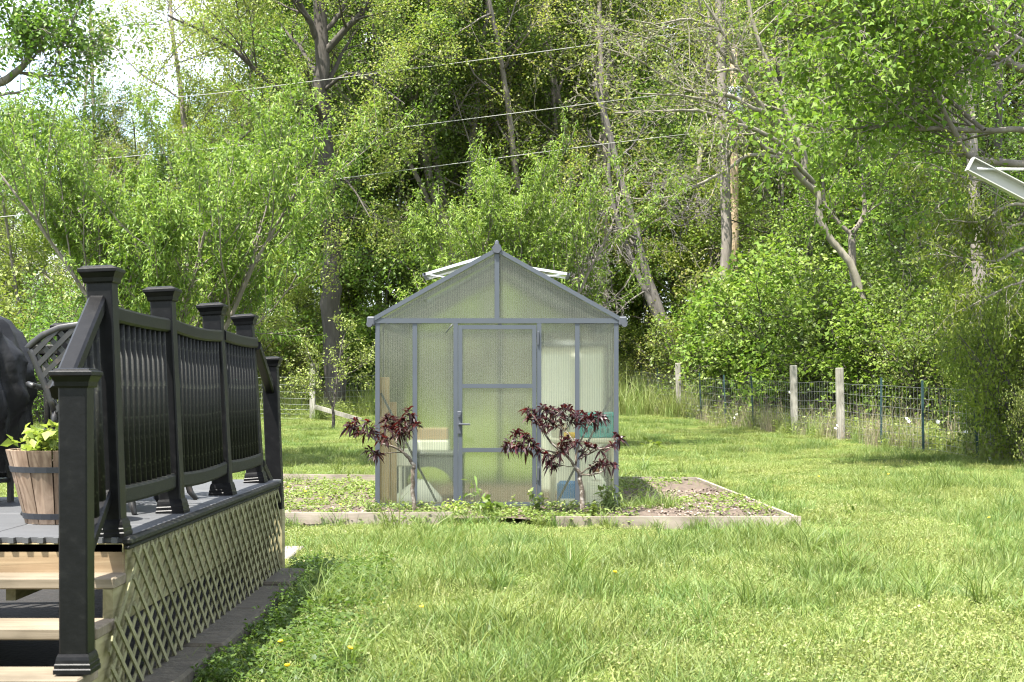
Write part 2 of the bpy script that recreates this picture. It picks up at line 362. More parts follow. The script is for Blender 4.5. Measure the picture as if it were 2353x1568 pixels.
def leaves(name, pos, dirs, size, mat, tpl='oval', up=None, droop=0., g=None, tone=None):
    g = g or rng
    T, Q, TR = TPL[tpl]; N = len(pos); pos = np.asarray(pos, float); dirs = unit(np.asarray(dirs, float))
    size = np.broadcast_to(np.asarray(size, float), (N,)) * g.uniform(.7, 1.25, N)
    up = np.array([0, 0, 1.]) + g.normal(0, .45, (N, 3)) if up is None else up
    sd = np.cross(dirs, up); sd = unit(sd); nn = np.cross(sd, dirs)
    V = pos[:, None, :] + size[:, None, None] * (T[None, :, 0:1] * dirs[:, None, :] + T[None, :, 1:2] * sd[:, None, :] + T[None, :, 2:3] * nn[:, None, :])
    if droop: V[:, :, 2] -= droop * size[:, None] * T[None, :, 0] ** 2
    k = len(T); off = (np.arange(N) * k)[:, None, None]
    q = (np.array(Q)[None] + off).reshape(-1, 4) if Q else None
    t = (np.array(TR)[None] + off).reshape(-1, 3) if TR else None
    tone = np.clip(g.normal(.5, .24, N), 0, 1) if tone is None else tone
    return np_mesh(name, V.reshape(-1, 3), q, t, mat, np.repeat(tone, k))

class Tree:
    """limbs as tapered tubes, leaf anchors at the ends of the twigs"""
    def __init__(s, seed): s.g = np.random.default_rng(seed); s.limbs = []; s.lp = []; s.ld = []
    def rv(s): return s.g.normal(0, 1, 3)
    def grow(s, p, d, L, r, lvl, sp):
        n = sp['seg'][lvl]; p = np.array(p, float); d = unit(np.array(d, float)); pts = [p.copy()]; ds = [d.copy()]
        for i in range(n):
            d = unit(d + sp['wob'][lvl] * s.rv() + np.array([0, 0, sp['trop'][lvl]]))
            p = p + d * L / n; pts.append(p.copy()); ds.append(d.copy())
        rad = np.linspace(r, r * sp.get('taper', .35), n + 1); s.limbs.append((pts, rad, lvl))
        s.spawn(pts, ds, rad, L, lvl, sp)
    def spawn(s, pts, ds, rad, L, lvl, sp, start=None):
        n = len(pts) - 1; top = len(sp['kids'])
        if lvl >= top:
            m = sp['leaves']; t = s.g.uniform(.1, 1.05, m) * n
            i = np.minimum(t.astype(int), n - 1); f = (t - i)[:, None]; P = np.array(pts); D = np.array(ds)
            a = P[i] * (1 - f) + P[i + 1] * f + s.g.normal(0, sp['scatter'], (m, 3))
            s.lp.append(a); s.ld.append(unit(D[i] * sp.get('along', .5) + s.g.normal(0, .6, (m, 3)) + np.array([0, 0, sp.get('ldroop', -.15)]))); return
        k = sp['kids'][lvl]; st = sp['start'][lvl] if start is None else start
        for j in range(k):
            t = (st + (1 - st) * (j + s.g.uniform(.1, .9)) / k) * n; i = min(int(t), n - 1); f = t - i
            p = pts[i] * (1 - f) + pts[i + 1] * f; d = ds[min(i + 1, n)]
            a = s.rv(); a = unit(a - d * np.dot(a, d)); an = R(s.g.uniform(*sp['ang'][lvl]))
            nd = d * math.cos(an) + a * math.sin(an)
            fr = 1 - sp.get('short', .45) * (t / n)
            s.grow(p, nd, L * sp['rat'][lvl] * fr * s.g.uniform(.75, 1.2), max(rad[min(i, n)] * sp.get('rr', .55), sp.get('rmin', .004)), lvl + 1, sp)
    def path(s, pts, r0, r1, lvl=0, sub=3, wob=.15):
        """a limb through given points, smoothed"""
        P = np.array([tuple(p) for p in pts], float); n = len(P); t = np.linspace(0, n - 1, (n - 1) * sub + 1)
        Q = []
        for q in t:
            i = min(int(q), n - 2); f = q - i; a = P[max(i - 1, 0)]; b = P[i]; c = P[i + 1]; e = P[min(i + 2, n - 1)]
            Q.append(.5 * (2 * b + (c - a) * f + (2 * a - 5 * b + 4 * c - e) * f * f + (3 * b - a - 3 * c + e) * f ** 3))
        Q = [q + s.rv() * r0 * wob * (0 < i < len(Q) - 1) for i, q in enumerate(Q)]
        rad = np.linspace(r0, r1, len(Q)); s.limbs.append((Q, rad, lvl))
        ds = [unit(Q[min(i + 1, len(Q) - 1)] - Q[max(i - 1, 0)]) for i in range(len(Q))]
        L = float(sum(np.linalg.norm(Q[i + 1] - Q[i]) for i in range(len(Q) - 1)))
        return Q, ds, rad, L
    def wood_mesh(s, name, mat, sides=(8, 5, 4, 3, 3), origin=(0, 0, 0), rmin=0.):
        b = MB()
        for pts, rad, lvl in s.limbs: b.tube(pts, np.maximum(rad, rmin), sides[min(lvl, len(sides) - 1)], cap=False)
        b.shift(-Vector(origin)); return b.mesh(name, mat, True)
    def leaf_mesh(s, name, mat, size, tpl='oval', droop=0., origin=(0, 0, 0), keep=None):
        P = np.concatenate(s.lp); D = np.concatenate(s.ld)
        if keep is not None: k = keep(P); P = P[k]; D = D[k]
        return leaves(name, P - np.array(tuple(origin)), D, size, mat, tpl, droop=droop, g=s.g)

# ================================================================== THE GROUND
def axis(*segs):
    a = []
    for lo, hi, st in segs: a += list(np.arange(lo, hi, st))
    return np.array(a + [segs[-1][1]])
gx = axis((-160, -30, 13), (-30, -8, 1.5), (-8, 8, .4), (8, 30, 1.5), (30, 160, 13)); gy = axis((-60, 4, 8), (4, 24, .4), (24, 64, 1.5), (64, 220, 12))
XX, YY = np.meshgrid(gx, gy); ZZ = ground_z(XX, YY)
nx, ny = len(gx), len(gy); idx = np.arange(nx * ny).reshape(ny, nx)
quads = np.stack([idx[:-1, :-1], idx[:-1, 1:], idx[1:, 1:], idx[1:, :-1]], -1).reshape(-1, 4)
def lawn_material():
    m, nt, b, _ = newmat('turf'); l = nt.links.new
    g = node(nt, "ShaderNodeNewGeometry")
    n1 = node(nt, "ShaderNodeTexNoise", Scale=.7, Detail=6); n2 = node(nt, "ShaderNodeTexNoise", Scale=26, Detail=6)
    l(g.outputs["Position"], n1.inputs["Vector"]); l(g.outputs["Position"], n2.inputs["Vector"])
    r1 = ramp(nt, [(.05, .085, .018), (.085, .12, .028), (.12, .135, .042)], [.3, .5, .7]); l(n1.outputs["Fac"], r1.inputs[0])
    r2 = ramp(nt, [(.35, .32, .25), (1.0, 1.0, 1.0)], [.3, .62]); l(n2.outputs["Fac"], r2.inputs[0])
    mm = node(nt, "ShaderNodeMixRGB", blend_type='MULTIPLY'); mm.inputs[0].default_value = 1
    l(r1.outputs[0], mm.inputs[1]); l(r2.outputs[0], mm.inputs[2])
    # leaf litter beyond the fence
    sx = node(nt, "ShaderNodeSeparateXYZ"); l(g.outputs["Position"], sx.inputs[0])
    mr = node(nt, "ShaderNodeMapRange"); mr.inputs[1].default_value = 50; mr.inputs[2].default_value = 58; l(sx.outputs[1], mr.inputs[0])
    r3 = ramp(nt, [(.05, .045, .02), (.10, .10, .035), (.15, .12, .07)]); l(n2.outputs["Fac"], r3.inputs[0])
    mx = node(nt, "ShaderNodeMixRGB"); l(mr.outputs[0], mx.inputs[0]); l(mm.outputs[0], mx.inputs[1]); l(r3.outputs[0], mx.inputs[2])
    l(mx.outputs[0], b.inputs["Base Color"]); b.inputs["Roughness"].default_value = 1; b.inputs["Specular IOR Level"].default_value = .1
    bp = node(nt, "ShaderNodeBump", Strength=.6, Distance=.03); l(n2.outputs["Fac"], bp.inputs["Height"]); l(bp.outputs[0], b.inputs["Normal"]); return m
lawn = struct(obj("lawn_ground", np_mesh("lawn_ground", np.stack([XX.ravel(), YY.ravel(), ZZ.ravel()], -1), quads, None, lawn_material(), smooth=True), None))

class VNoise:
    def __init__(s, seed, n=64): s.a = np.random.default_rng(seed).random((n, n)); s.n = n
    def __call__(s, x, y):
        x = np.asarray(x) % s.n; y = np.asarray(y) % s.n; i = np.floor(x).astype(int); j = np.floor(y).astype(int)
        u = x - i; v = y - j; u = u * u * (3 - 2 * u); v = v * v * (3 - 2 * v); i2 = (i + 1) % s.n; j2 = (j + 1) % s.n; i %= s.n; j %= s.n
        return (s.a[i, j] * (1 - u) + s.a[i2, j] * u) * (1 - v) + (s.a[i, j2] * (1 - u) + s.a[i2, j2] * u) * v
vn1 = VNoise(1); vn2 = VNoise(2)
def lush(x, y): return .45 * vn1(x * .55 + 9, y * .42 + 3) + .55 * vn2(x * 1.9 + 4, y * 1.5)

def blade_mesh(name, n, rad, h, w, lean, mat, seed, clover=0, cl_mat=None):
    g = np.random.default_rng(seed)
    r_ = rad * np.sqrt(g.random(n)) ; a = g.random(n) * 2 * np.pi
    p = np.stack([r_ * np.cos(a), r_ * np.sin(a), np.full(n, -.012)], -1)
    az = g.random(n) * 2 * np.pi; ld = np.stack([np.cos(az), np.sin(az), np.zeros(n)], -1)
    fa = az + g.normal(0, .9, n) + np.pi / 2; sd = np.stack([np.cos(fa), np.sin(fa), np.zeros(n)], -1)
    H = h * np.clip(g.lognormal(0, .38, n), .35, 2.2); K = lean * g.uniform(.3, 1.5, n)
    V = []
    for t, wd in ((0, 1.), (.45, .85), (.8, .55)):
        c = p + ld * (H * K * t ** 1.8)[:, None] + np.array([0, 0, 1.]) * (H * (t - .28 * K * t * t))[:, None]
        V += [c - sd * (w * wd / 2), c + sd * (w * wd / 2)]
    V.append(p + ld * (H * K)[:, None] + np.array([0, 0, 1.]) * (H * (1 - .28 * K))[:, None])
    V = np.stack(V, 1); off = (np.arange(n) * 7)[:, None, None]
    q = (np.array([(0, 1, 3, 2), (2, 3, 5, 4)])[None] + off).reshape(-1, 4); t = (np.array([(4, 5, 6)])[None] + off).reshape(-1, 3)
    tone = np.clip(g.normal(.42, .22, n), 0, 1); Vv = V.reshape(-1, 3); tn = np.repeat(tone, 7)
    if clover:
        c_ = rad * np.sqrt(g.random(clover)); a = g.random(clover) * 2 * np.pi; k = len(Vv)
        pc = np.stack([c_ * np.cos(a), c_ * np.sin(a), g.uniform(.01, .045, clover)], -1)
        T, Q, TR = TPL['oval']; s_ = g.uniform(.010, .022, clover); d = unit(np.concatenate([g.normal(0, 1, (clover, 2)), g.normal(0, .3, (clover, 1))], 1))
        sdd = unit(np.cross(d, np.array([0, 0, 1.]) + g.normal(0, .35, (clover, 3)))); nn = np.cross(sdd, d)
        Vc = pc[:, None] + s_[:, None, None] * (T[None, :, :1] * d[:, None] + T[None, :, 1:2] * 1.2 * sdd[:, None] + T[None, :, 2:] * nn[:, None])
        t = np.concatenate([t, (np.array(TR)[None] + (k + np.arange(clover) * 4)[:, None, None]).reshape(-1, 3)])
        Vv = np.concatenate([Vv, Vc.reshape(-1, 3)]); tn = np.concatenate([tn, np.repeat(np.clip(g.normal(.55, .2, clover), 0, 1), 4)])
    return np_mesh(name, Vv, q, t, mat, tn)

def scatter(name, pts, rot, scl, idx, meshes):
    """one mass of ground cover: patches set at points by geometry nodes"""
    col = bpy.data.collections.new(name + "_patches")
    for k, me in enumerate(meshes): col.objects.link(bpy.data.objects.new("%s_patch_%02d" % (name, k), me))
    me = bpy.data.meshes.new(name); me.vertices.add(len(pts)); me.vertices.foreach_set("co", np.asarray(pts, np.float32).ravel())
    for nm, ty, key, dat in (("rot", 'FLOAT_VECTOR', "vector", rot), ("scl", 'FLOAT_VECTOR', "vector", scl)):
        a = me.attributes.new(nm, ty, 'POINT'); a.data.foreach_set(key, np.asarray(dat, np.float32).ravel())
    a = me.attributes.new("idx", 'INT', 'POINT'); a.data.foreach_set("value", np.asarray(idx, np.int32))
    o = stuff(link(bpy.data.objects.new(name, me)))
    ng = bpy.data.node_groups.new(name, 'GeometryNodeTree')
    ng.interface.new_socket("Geometry", in_out='INPUT', socket_type='NodeSocketGeometry'); ng.interface.new_socket("Geometry", in_out='OUTPUT', socket_type='NodeSocketGeometry')
    gi = ng.nodes.new("NodeGroupInput"); go = ng.nodes.new("NodeGroupOutput"); ci = ng.nodes.new("GeometryNodeCollectionInfo")
    ci.inputs["Collection"].default_value = col; ci.inputs["Separate Children"].default_value = True; ci.inputs["Reset Children"].default_value = True
    ip = ng.nodes.new("GeometryNodeInstanceOnPoints"); ip.inputs["Pick Instance"].default_value = True
    def na(nm, ty):
        n = ng.nodes.new("GeometryNodeInputNamedAttribute"); n.data_type = ty; n.inputs["Name"].default_value = nm; return n
    er = ng.nodes.new("FunctionNodeEulerToRotation")
    lk = ng.links.new
    lk(gi.outputs[0], ip.inputs["Points"]); lk(ci.outputs[0], ip.inputs["Instance"]); lk(na("idx", 'INT').outputs[0], ip.inputs["Instance Index"])
    lk(na("rot", 'FLOAT_VECTOR').outputs[0], er.inputs[0]); lk(er.outputs[0], ip.inputs["Rotation"]); lk(na("scl", 'FLOAT_VECTOR').outputs[0], ip.inputs["Scale"])
    lk(ip.outputs[0], go.inputs[0]); mo = o.modifiers.new("scatter", 'NODES'); mo.node_group = ng; return o

BED = [(-2.9, 14.0), (2.63, 13.98), (2.33, 19.2), (-2.9, 19.2)]
def in_bed(x, y): return (x > -2.95) & (x < 2.66 - .0577 * (y - 14)) & (y > 13.98) & (y < 19.25)
def free(x, y):
    f = ~in_bed(x, y) & ~((x < -1.36) & (y < 10.35)) & ~((x < -1.62) & (y > 11.2) & (y < 12.35))
    return f
SH = [blade_mesh("short_%d" % k, 480, .36, .048, .0042, .75, M['blade'], 20 + k, 260) for k in range(4)]
MD = [blade_mesh("mid_%d" % k, 430, .36, .06, .0046, .8, M['blade'], 30 + k, 140) for k in range(4)]
TL = [blade_mesh("tall_%d" % k, 260, .30, .105, .0058, .85, M['blade_deep'], 40 + k, 60) for k in range(4)]
P = []; 
for (y0, y1, den) in ((5.6, 12, 18), (12, 20, 11), (20, 32, 4), (32, 56, 3.2)):
    hw = lambda y: .36 * y + 1.0
    n = int(den * (y1 - y0) * 2 * hw(y1)); x = rng.uniform(-hw(y1), hw(y1), n); y = rng.uniform(y0, y1, n)
    k = (np.abs(x) < hw(y)) & free(x, y); P.append(np.stack([x[k], y[k]], -1))
P = np.concatenate(P); x, y = P.T; lu = lush(x, y) + rng.normal(0, .13, len(x))
kind = np.where(lu > .66, 2, np.where(lu > .45, 1, 0)); idx_ = kind * 4 + rng.integers(0, 4, len(x))
order = {0: 1, 1: 0, 2: 2}                                   # patches are listed by name: mid, short, tall
edge = (y > 13.45) & (y < 14.0) & (np.abs(x) < 3); kind = np.where(edge, 0, kind)
pidx = np.array([order[k] for k in kind]) * 4 + rng.integers(0, 4, len(x))
sc = rng.uniform(.8, 1.2, len(x)) * np.where(kind == 2, .75 + .8 * np.clip(lu - .6, 0, .4) * 2, 1) * np.where(edge, .6, 1)
meshes = MD + SH + TL
scatter("lawn_grass", np.stack([x, y, ground_z(x, y)], -1), np.stack([rng.normal(0, .05, len(x)), rng.normal(0, .05, len(x)), rng.uniform(0, 6.28, len(x))], -1),
        np.stack([np.ones(len(x)), np.ones(len(x)), sc], -1), pidx, meshes)

# coarse tufts that stand above the lawn, rank grass along fence and bed edges
TF = [blade_mesh("tuft_%d" % k, 46, .07, .21, .0085, .8, M['blade_deep'], 60 + k) for k in range(3)]
n = 260; x = rng.uniform(-6, 7, n); y = 7 + 16 * rng.random(n) ** 1.6; k = free(x, y) & (np.abs(x) < .36 * y) & (lush(x, y) > .46); tx, ty = x[k], y[k]
n = 60; ex = rng.uniform(-2.9, 2.6, n); ey = 13.9 + rng.normal(0, .05, n)
n2 = 26; fx = rng.uniform(1.1, 1.6, n2); fy = rng.uniform(15.0, 15.6, n2)
tx = np.concatenate([tx, ex, fx]); ty = np.concatenate([ty, ey, fy]); n = len(tx)
s_ = np.concatenate([rng.uniform(.6, 1.15, n - 60 - n2), rng.uniform(.3, .7, 60), rng.uniform(.4, .9, n2)])
scatter("grass_tufts", np.stack([tx, ty, ground_z(tx, ty)], -1), np.stack([np.zeros(n), np.zeros(n), rng.uniform(0, 6.28, n)], -1), np.stack([s_, s_, s_], -1), rng.integers(0, 3, n), TF)

# ================================================================== TREES
def pick(*a): return a
FOREST = dict(seg=(9, 6, 4, 3), wob=(.05, .14, .2, .25), trop=(.03, .05, .02, -.02), kids=(20, 8, 5), start=(.12, .2, .15), ang=((40, 85), (30, 65), (25, 60)),
              rat=(.30, .42, .5), leaves=20, scatter=.17, rr=.42, rmin=.008, short=.35, taper=.25)
def make_tree_meshes(name, seed, sp, H, r, leafm, lsize, bark, lean=(0, 0), tpl='oval', rmin=.006):
    t = Tree(seed); t.grow((0, 0, 0), (lean[0], lean[1], 1), H, r, 0, sp)
    return t.wood_mesh(name + "_wood", M[bark], (7, 4, 3, 3), rmin=rmin), t.leaf_mesh(name + "_leaf", M[leafm], lsize, tpl)
TT = []
for k, (leafm, lsz, kids, H, bark, rr) in enumerate((
        ('leaf_wood', .088, (22, 8, 5), 15, 'bark_dark', .15), ('leaf_deep', .092, (24, 8, 5), 16, 'bark_dark', .17), ('leaf_yellow', .078, (20, 8, 5), 17, 'bark_grey', .16),
        ('leaf_wood', .085, (16, 8, 5), 14, 'bark_grey', .12), ('leaf_bright', .095, (18, 8, 5), 12, 'bark_grey', .11), ('leaf_yellow', .08, (14, 7, 5), 15, 'bark_pale', .12))):
    sp = dict(FOREST); sp['kids'] = kids; sp['leaves'] = (36, 36, 26, 30, 32, 20)[k]
    TT.append(make_tree_meshes("forest_tree_%d" % k, 100 + k, sp, H, rr, leafm, lsz, bark))
UNDER = dict(seg=(6, 5, 4, 3), wob=(.09, .16, .2, .25), trop=(.02, .05, .02, -.02), kids=(13, 7, 4), start=(.08, .12, .15), ang=((35, 80), (30, 70), (25, 60)),
             rat=(.42, .42, .5), leaves=27, scatter=.12, rr=.45, rmin=.005, short=.4, taper=.3)
UT = []
for k, (leafm, lsz, H) in enumerate((('leaf_shrub', .068, 4.6), ('leaf_bright', .082, 4.8), ('leaf_wood', .068, 4.2), ('leaf_deep', .072, 4.5))):
    UT.append(make_tree_meshes("young_tree_%d" % k, 140 + k, UNDER, H, .05, leafm, lsz, 'bark_dark', rmin=.004))
def shrub_meshes(name, seed, leafm, lsz, H=2.4, stems=11, leaves_=14, sp_=None, tpl='oval'):
    t = Tree(seed); sp = dict(seg=(5, 4, 3), wob=(.12, .2, .25), trop=(-.01, .03, -.03), kids=(10, 6), start=(.1, .15), ang=((30, 75), (30, 70)), rat=(.45, .5), leaves=leaves_, scatter=.085, rr=.5, rmin=.004, short=.35, taper=.35)
    sp.update(sp_ or {})
    for k in range(stems):
        a = 2 * math.pi * k / stems + t.g.uniform(-.3, .3); sl = t.g.uniform(.1, .75)
        t.grow((.2 * math.cos(a), .2 * math.sin(a), 0), (sl * math.cos(a), sl * math.sin(a), 1), H * t.g.uniform(.75, 1.1), .018, 0, sp)
    return t.wood_mesh(name + "_wood", M['bark_dark'], (4, 3, 3)), t.leaf_mesh(name + "_leaf", M[leafm], lsz, tpl)
SB = [shrub_meshes("shrub_0", 160, 'leaf_shrub', .065), shrub_meshes("shrub_1", 161, 'leaf_bright', .075, tpl='maple', leaves_=15), shrub_meshes("shrub_2", 162, 'leaf_wood', .06), shrub_meshes("shrub_3", 163, 'leaf_yellow', .055, leaves_=12)]

def plant_tree(name, meshes, px, d, h, label, cat, rz=None, group=None, sz=1.0, x=None, crown='crown', stem='trunk'):
    """a tree whose foot stands at distance d under photo column px, scaled to height h (of the mesh's own height)"""
    X = (px - CX) * d / F if x is None else x; o = thing(name, label, cat, (X, d, gz(X, d) - .05), group, random.uniform(0, 6.28) if rz is None else rz)
    o.scale = (h * sz, h * sz, h)
    inst(stem, meshes[0], o); inst(crown, meshes[1], o); return o

WL = "trees deep in the wood, left part"; WM = "trees deep in the wood, middle part"; WR = "trees deep in the wood, right part"
deep = ((WL, "leafy tree deep in the wood beyond the left peach tree", -140, 690, (.52, .72)), (WM, "slender tree deep in the wood behind the greenhouse roof", 700, 1480, (1.15, 1.5)), (WR, "slender tree deep in the wood beyond the right fence", 1490, 2560, (1.2, 1.6)))
for d0, dens, sc_ in ((58, 6, 1.0), (66, 6, 1.1), (76, 7, 1.25), (88, 8, 1.45)):
    for gname, lab, a, b, hs in deep:
        n = max(3, round(dens * (b - a) / 900))
        for k in range(n):
            px = a + (b - a) * (k + random.uniform(.1, .9)) / n; d = d0 + random.uniform(-3.5, 3.5)
            plant_tree("forest_tree", TT[random.choice((0, 1, 2, 3, 0, 1, 5))], px, d, sc_ * random.uniform(*hs), lab, "tree", group=gname)
ORD = ("first", "second", "third", "fourth", "fifth", "sixth", "seventh", "eighth", "ninth", "tenth", "eleventh", "twelfth", "thirteenth")
for a, b, lab, gname, dd, n, hh in ((-100, 690, "young tree at the wood's edge left of the greenhouse", "young trees at the wood's edge, left", 53, 9, (.8, 1.2)),
                                (700, 1500, "young tree in the shade behind the greenhouse", "young trees at the wood's edge, middle", 58, 9, (.9, 1.5)),
                                (1420, 2500, "young tree between right fence and wood", "young trees at the wood's edge, right", 53, 13, (.9, 1.6))):
    for k in range(n):
        q = random.choice((0, 1, 2, 3, 2)); plant_tree("young_tree", UT[q], a + (b - a) * (k + random.uniform(.1, .9)) / n, dd + random.uniform(-3, 5), random.uniform(*hh), '%s %s, %s from the left' % (("pale green", "bright green", "olive green", "deep green")[q], lab, ORD[k]), "tree", group=gname)
# trees of the wood's front that can be told apart
FRONT = [(-90, 52, .75, 2, "half bare yellow green tree at the far left edge of the wood"), (60, 50, .78, 4, "airy light green tree rising above the grill cover"),
         (215, 53, .85, 2, "tall airy green tree behind the middle of the left peach tree"), (345, 55, .92, 4, "bright green tree with open crown against the white sky gap"),
         (500, 54, 1.05, 2, "yellow budding tree just left of the big dark trunk"), (650, 57, 1.2, 2, "yellow green tree whose crown crosses the big dark trunk"),
         (835, 56, 1.25, 1, "deep green tree just right of the big dark trunk"), (1100, 57, 1.2, 1, "deep green tree above the greenhouse ridge"),
         (1210, 54, 1.1, 2, "yellow budding tree behind the smaller peach tree"), (1330, 55, 1.2, 5, "pale twiggy tree above the right greenhouse eave"),
         (1600, 52, 1.25, 5, "pale twiggy tree left of the utility pole"), (1790, 53, 1.3, 3, "grey stemmed tree right of the utility pole"),
         (1860, 47, .95, 0, "mid green tree behind the pale spreading limbs"), (2080, 46, 1.1, 1, "dark green tree behind the broad leaved tree's lower boughs"), (2270, 40, 1.0, 1, "dense dark tree behind the white clothesline arm")]
for px, d, h, k, lab in FRONT: plant_tree("forest_tree", TT[k], px, d, h, lab, "tree")

# ---- trees with limbs of their own, surveyed from the photo
def z8(x, y): return ((1800 + x / 1.568) * .7843, (y / 1.568) * .7843)
def special(name, label, seed, stems, bark, leafm, lsize, d, sp, tpl='oval', sides=(9, 6, 4, 3, 3), conv=None, drift=.9, crown_name='crown', droop=0., twig_from=.35, rmin=.0035, grow=True):
    """stems: list of (points, r0, r1, kids, drift towards the camera); twigs and leaves grow from them"""
    t = Tree(seed); base = None
    for pts, r0, r1, kids, dr in stems:
        n = len(pts); W3 = []
        for i, p in enumerate(pts):
            q = conv(*p) if conv else p; W3.append(at(q[0], q[1], d - dr[0] - (dr[1] - dr[0]) * i / (n - 1)))
        if base is None:
            base = W3[0].copy(); g0 = gz(base.x, base.y)
            if base.z > g0 + .02: W3.insert(0, Vector((base.x + (W3[0].x - W3[1].x) * .3, base.y, g0 - .05))); base = W3[0].copy()
        Q, ds, rad, L = t.path(W3, r0, r1)
        if kids:
            s2 = dict(sp); s2['kids'] = (kids,) + tuple(sp['kids']); s2['rat'] = (sp['L'] / L,) + tuple(sp['rat']); s2['start'] = (twig_from,) + tuple(sp['start'])
            s2['ang'] = ((25, 70),) + tuple(sp['ang']); s2['seg'] = (6,) + tuple(sp['seg']); s2['wob'] = (.1,) + tuple(sp['wob']); s2['trop'] = (.03,) + tuple(sp['trop'])
            t.spawn(Q, ds, rad, L, 0, s2)
    o = thing(name, label, "tree", base)
    inst('trunk', t.wood_mesh(name + "_wood", M[bark], sides, base, rmin), o)
    if leafm and t.lp: inst(crown_name, t.leaf_mesh(name + "_leaf", M[leafm], lsize, tpl, droop, base), o)
    return o
LIMB = dict(L=3.2, seg=(5, 4, 3), wob=(.13, .18, .25), trop=(.03, .02, 0), kids=(7, 5), start=(.2, .2), ang=((30, 65), (25, 60)), rat=(.45, .5), leaves=13, scatter=.16, rr=.45, rmin=.008, short=.3, taper=.3)
special("oak_tree", "tall tree with thick dark straight trunk left of the greenhouse", 201, [
    ([(768, 880), (764, 700), (762, 600), (752, 420), (738, 250), (735, 100), (725, -60), (712, -260)], .36, .17, 10, (0, 0)),
    ([(736, 310), (690, 250), (620, 190), (540, 120), (470, 75), (385, 35)], .10, .03, 10, (0, 2.5)),
    ([(735, 130), (790, 75), (840, 20), (890, -60)], .13, .06, 7, (0, 1)), ([(733, 95), (700, 30), (650, -60)], .12, .06, 7, (0, 1)),
    ([(741, 210), (800, 170), (860, 190), (930, 240)], .07, .02, 8, (0, 2.5)), ([(738, 270), (650, 260), (575, 300), (520, 360)], .06, .02, 8, (0, 2.5)), ([(748, 380), (800, 420), (850, 500)], .05, .015, 6, (0, 2))],
    'bark_dark', 'leaf_yellow', .085, 47, dict(LIMB, leaves=20))
special("clump_tree", "dark tree of several leaning stems behind the greenhouse ridge", 202, [
    ([(1062, 800), (1050, 640), (1020, 520), (985, 400), (965, 300), (930, 180), (900, 80), (850, -80)], .21, .08, 10, (0, 1)),
    ([(1048, 640), (1010, 420), (990, 290), (1000, 150), (1012, -80)], .17, .08, 9, (0, 0)), ([(1040, 640), (975, 440), (905, 330), (820, 250), (740, 165)], .11, .03, 9, (0, 2)),
    ([(1052, 660), (1075, 430), (1090, 300), (1110, 100), (1130, -60)], .15, .07, 9, (0, -1)), ([(1012, 480), (960, 330), (880, 130), (850, 20)], .10, .04, 8, (0, 1.5))],
    'bark_grey', 'leaf_deep', .09, 53, dict(LIMB, leaves=20))
special("dead_tree", "leaning dead tree with peeling grey bark right of the greenhouse", 203, [
    ([(1565, 860), (1530, 760), (1490, 640), (1460, 520), (1430, 430), (1400, 300), (1365, 190)], .20, .09, 5, (0, 0)),
    ([(1525, 760), (1450, 590), (1405, 450), (1400, 330)], .13, .05, 4, (0, .5)),
    ([(1475, 560), (1430, 540), (1395, 590), (1375, 660), (1370, 730)], .05, .012, 12, (0, 1.5)), ([(1450, 500), (1400, 480), (1370, 520), (1345, 600)], .05, .012, 12, (0, 1.2)),
    ([(1500, 660), (1450, 690), (1420, 720), (1380, 760)], .04, .01, 10, (0, 1.5)), ([(1470, 540), (1520, 500), (1560, 520), (1600, 500)], .04, .01, 9, (0, 1)), ([(1440, 450), (1480, 420), (1530, 430)], .04, .01, 9, (0, .8))],
    'bark_dead', None, .1, 51, dict(LIMB, L=2.0, leaves=1, kids=(6, 4), trop=(-.06, -.05, -.04)), rmin=.009)
special("spreading_tree", "pale limbed tree spreading left over the right fence, barely in leaf", 204, [
    ([(1160, 1480), (1080, 1210), (1000, 1110), (950, 1010), (930, 890), (870, 830)], .10, .075, 0, (0, 0)),
    ([(930, 890), (840, 800), (800, 700), (740, 650), (640, 595), (560, 575), (480, 540), (380, 510), (280, 510), (150, 515), (0, 520)], .075, .018, 12, (0, 4)),
    ([(780, 720), (690, 680), (600, 580), (520, 510), (440, 470), (300, 440), (100, 430)], .07, .015, 11, (0, 3)),
    ([(800, 660), (740, 540), (640, 500), (500, 430), (380, 430), (240, 370), (100, 270), (-60, 220)], .07, .015, 11, (0, 2)),
    ([(770, 610), (700, 520), (620, 400), (560, 300), (500, 150), (420, 20)], .07, .03, 10, (0, 1)), ([(870, 830), (870, 700), (830, 620), (790, 500), (720, 330), (650, 150), (600, -60)], .09, .04, 9, (0, 0)),
    ([(915, 840), (840, 760), (780, 730), (620, 715), (520, 780), (380, 850), (280, 900), (100, 915), (0, 880)], .06, .012, 9, (0, 4)),
    ([(640, 400), (560, 320), (430, 330), (300, 250), (150, 180), (0, 130)], .05, .012, 10, (0, 3)), ([(560, 300), (480, 230), (400, 60), (380, -60)], .05, .02, 8, (0, 1)), ([(500, 150), (350, 90), (200, 110), (50, 90)], .04, .012, 9, (.6, 3))],
    'bark_pale', 'leaf_yellow', .08, 37, dict(LIMB, L=1.9, kids=(6, 4), leaves=2, scatter=.1, rmin=.006), conv=z8)
special("forked_tree", "slim grey tree forking low behind the leaning fence shrubs", 205, [
    ([(1120, 1450), (1095, 1250), (1090, 1080)], .11, .09, 0, (0, 0)), ([(1090, 1080), (1010, 1000), (965, 920), (960, 800)], .06, .03, 6, (0, 0)), ([(1092, 1070), (1150, 980), (1140, 840), (1120, 650), (1110, 450)], .075, .03, 7, (0, 0)),
    ([(1130, 1010), (1200, 950), (1280, 900), (1320, 820)], .03, .01, 7, (0, 1))], 'bark_grey', 'leaf_bright', .09, 38, dict(LIMB, L=1.8, leaves=11), conv=z8)
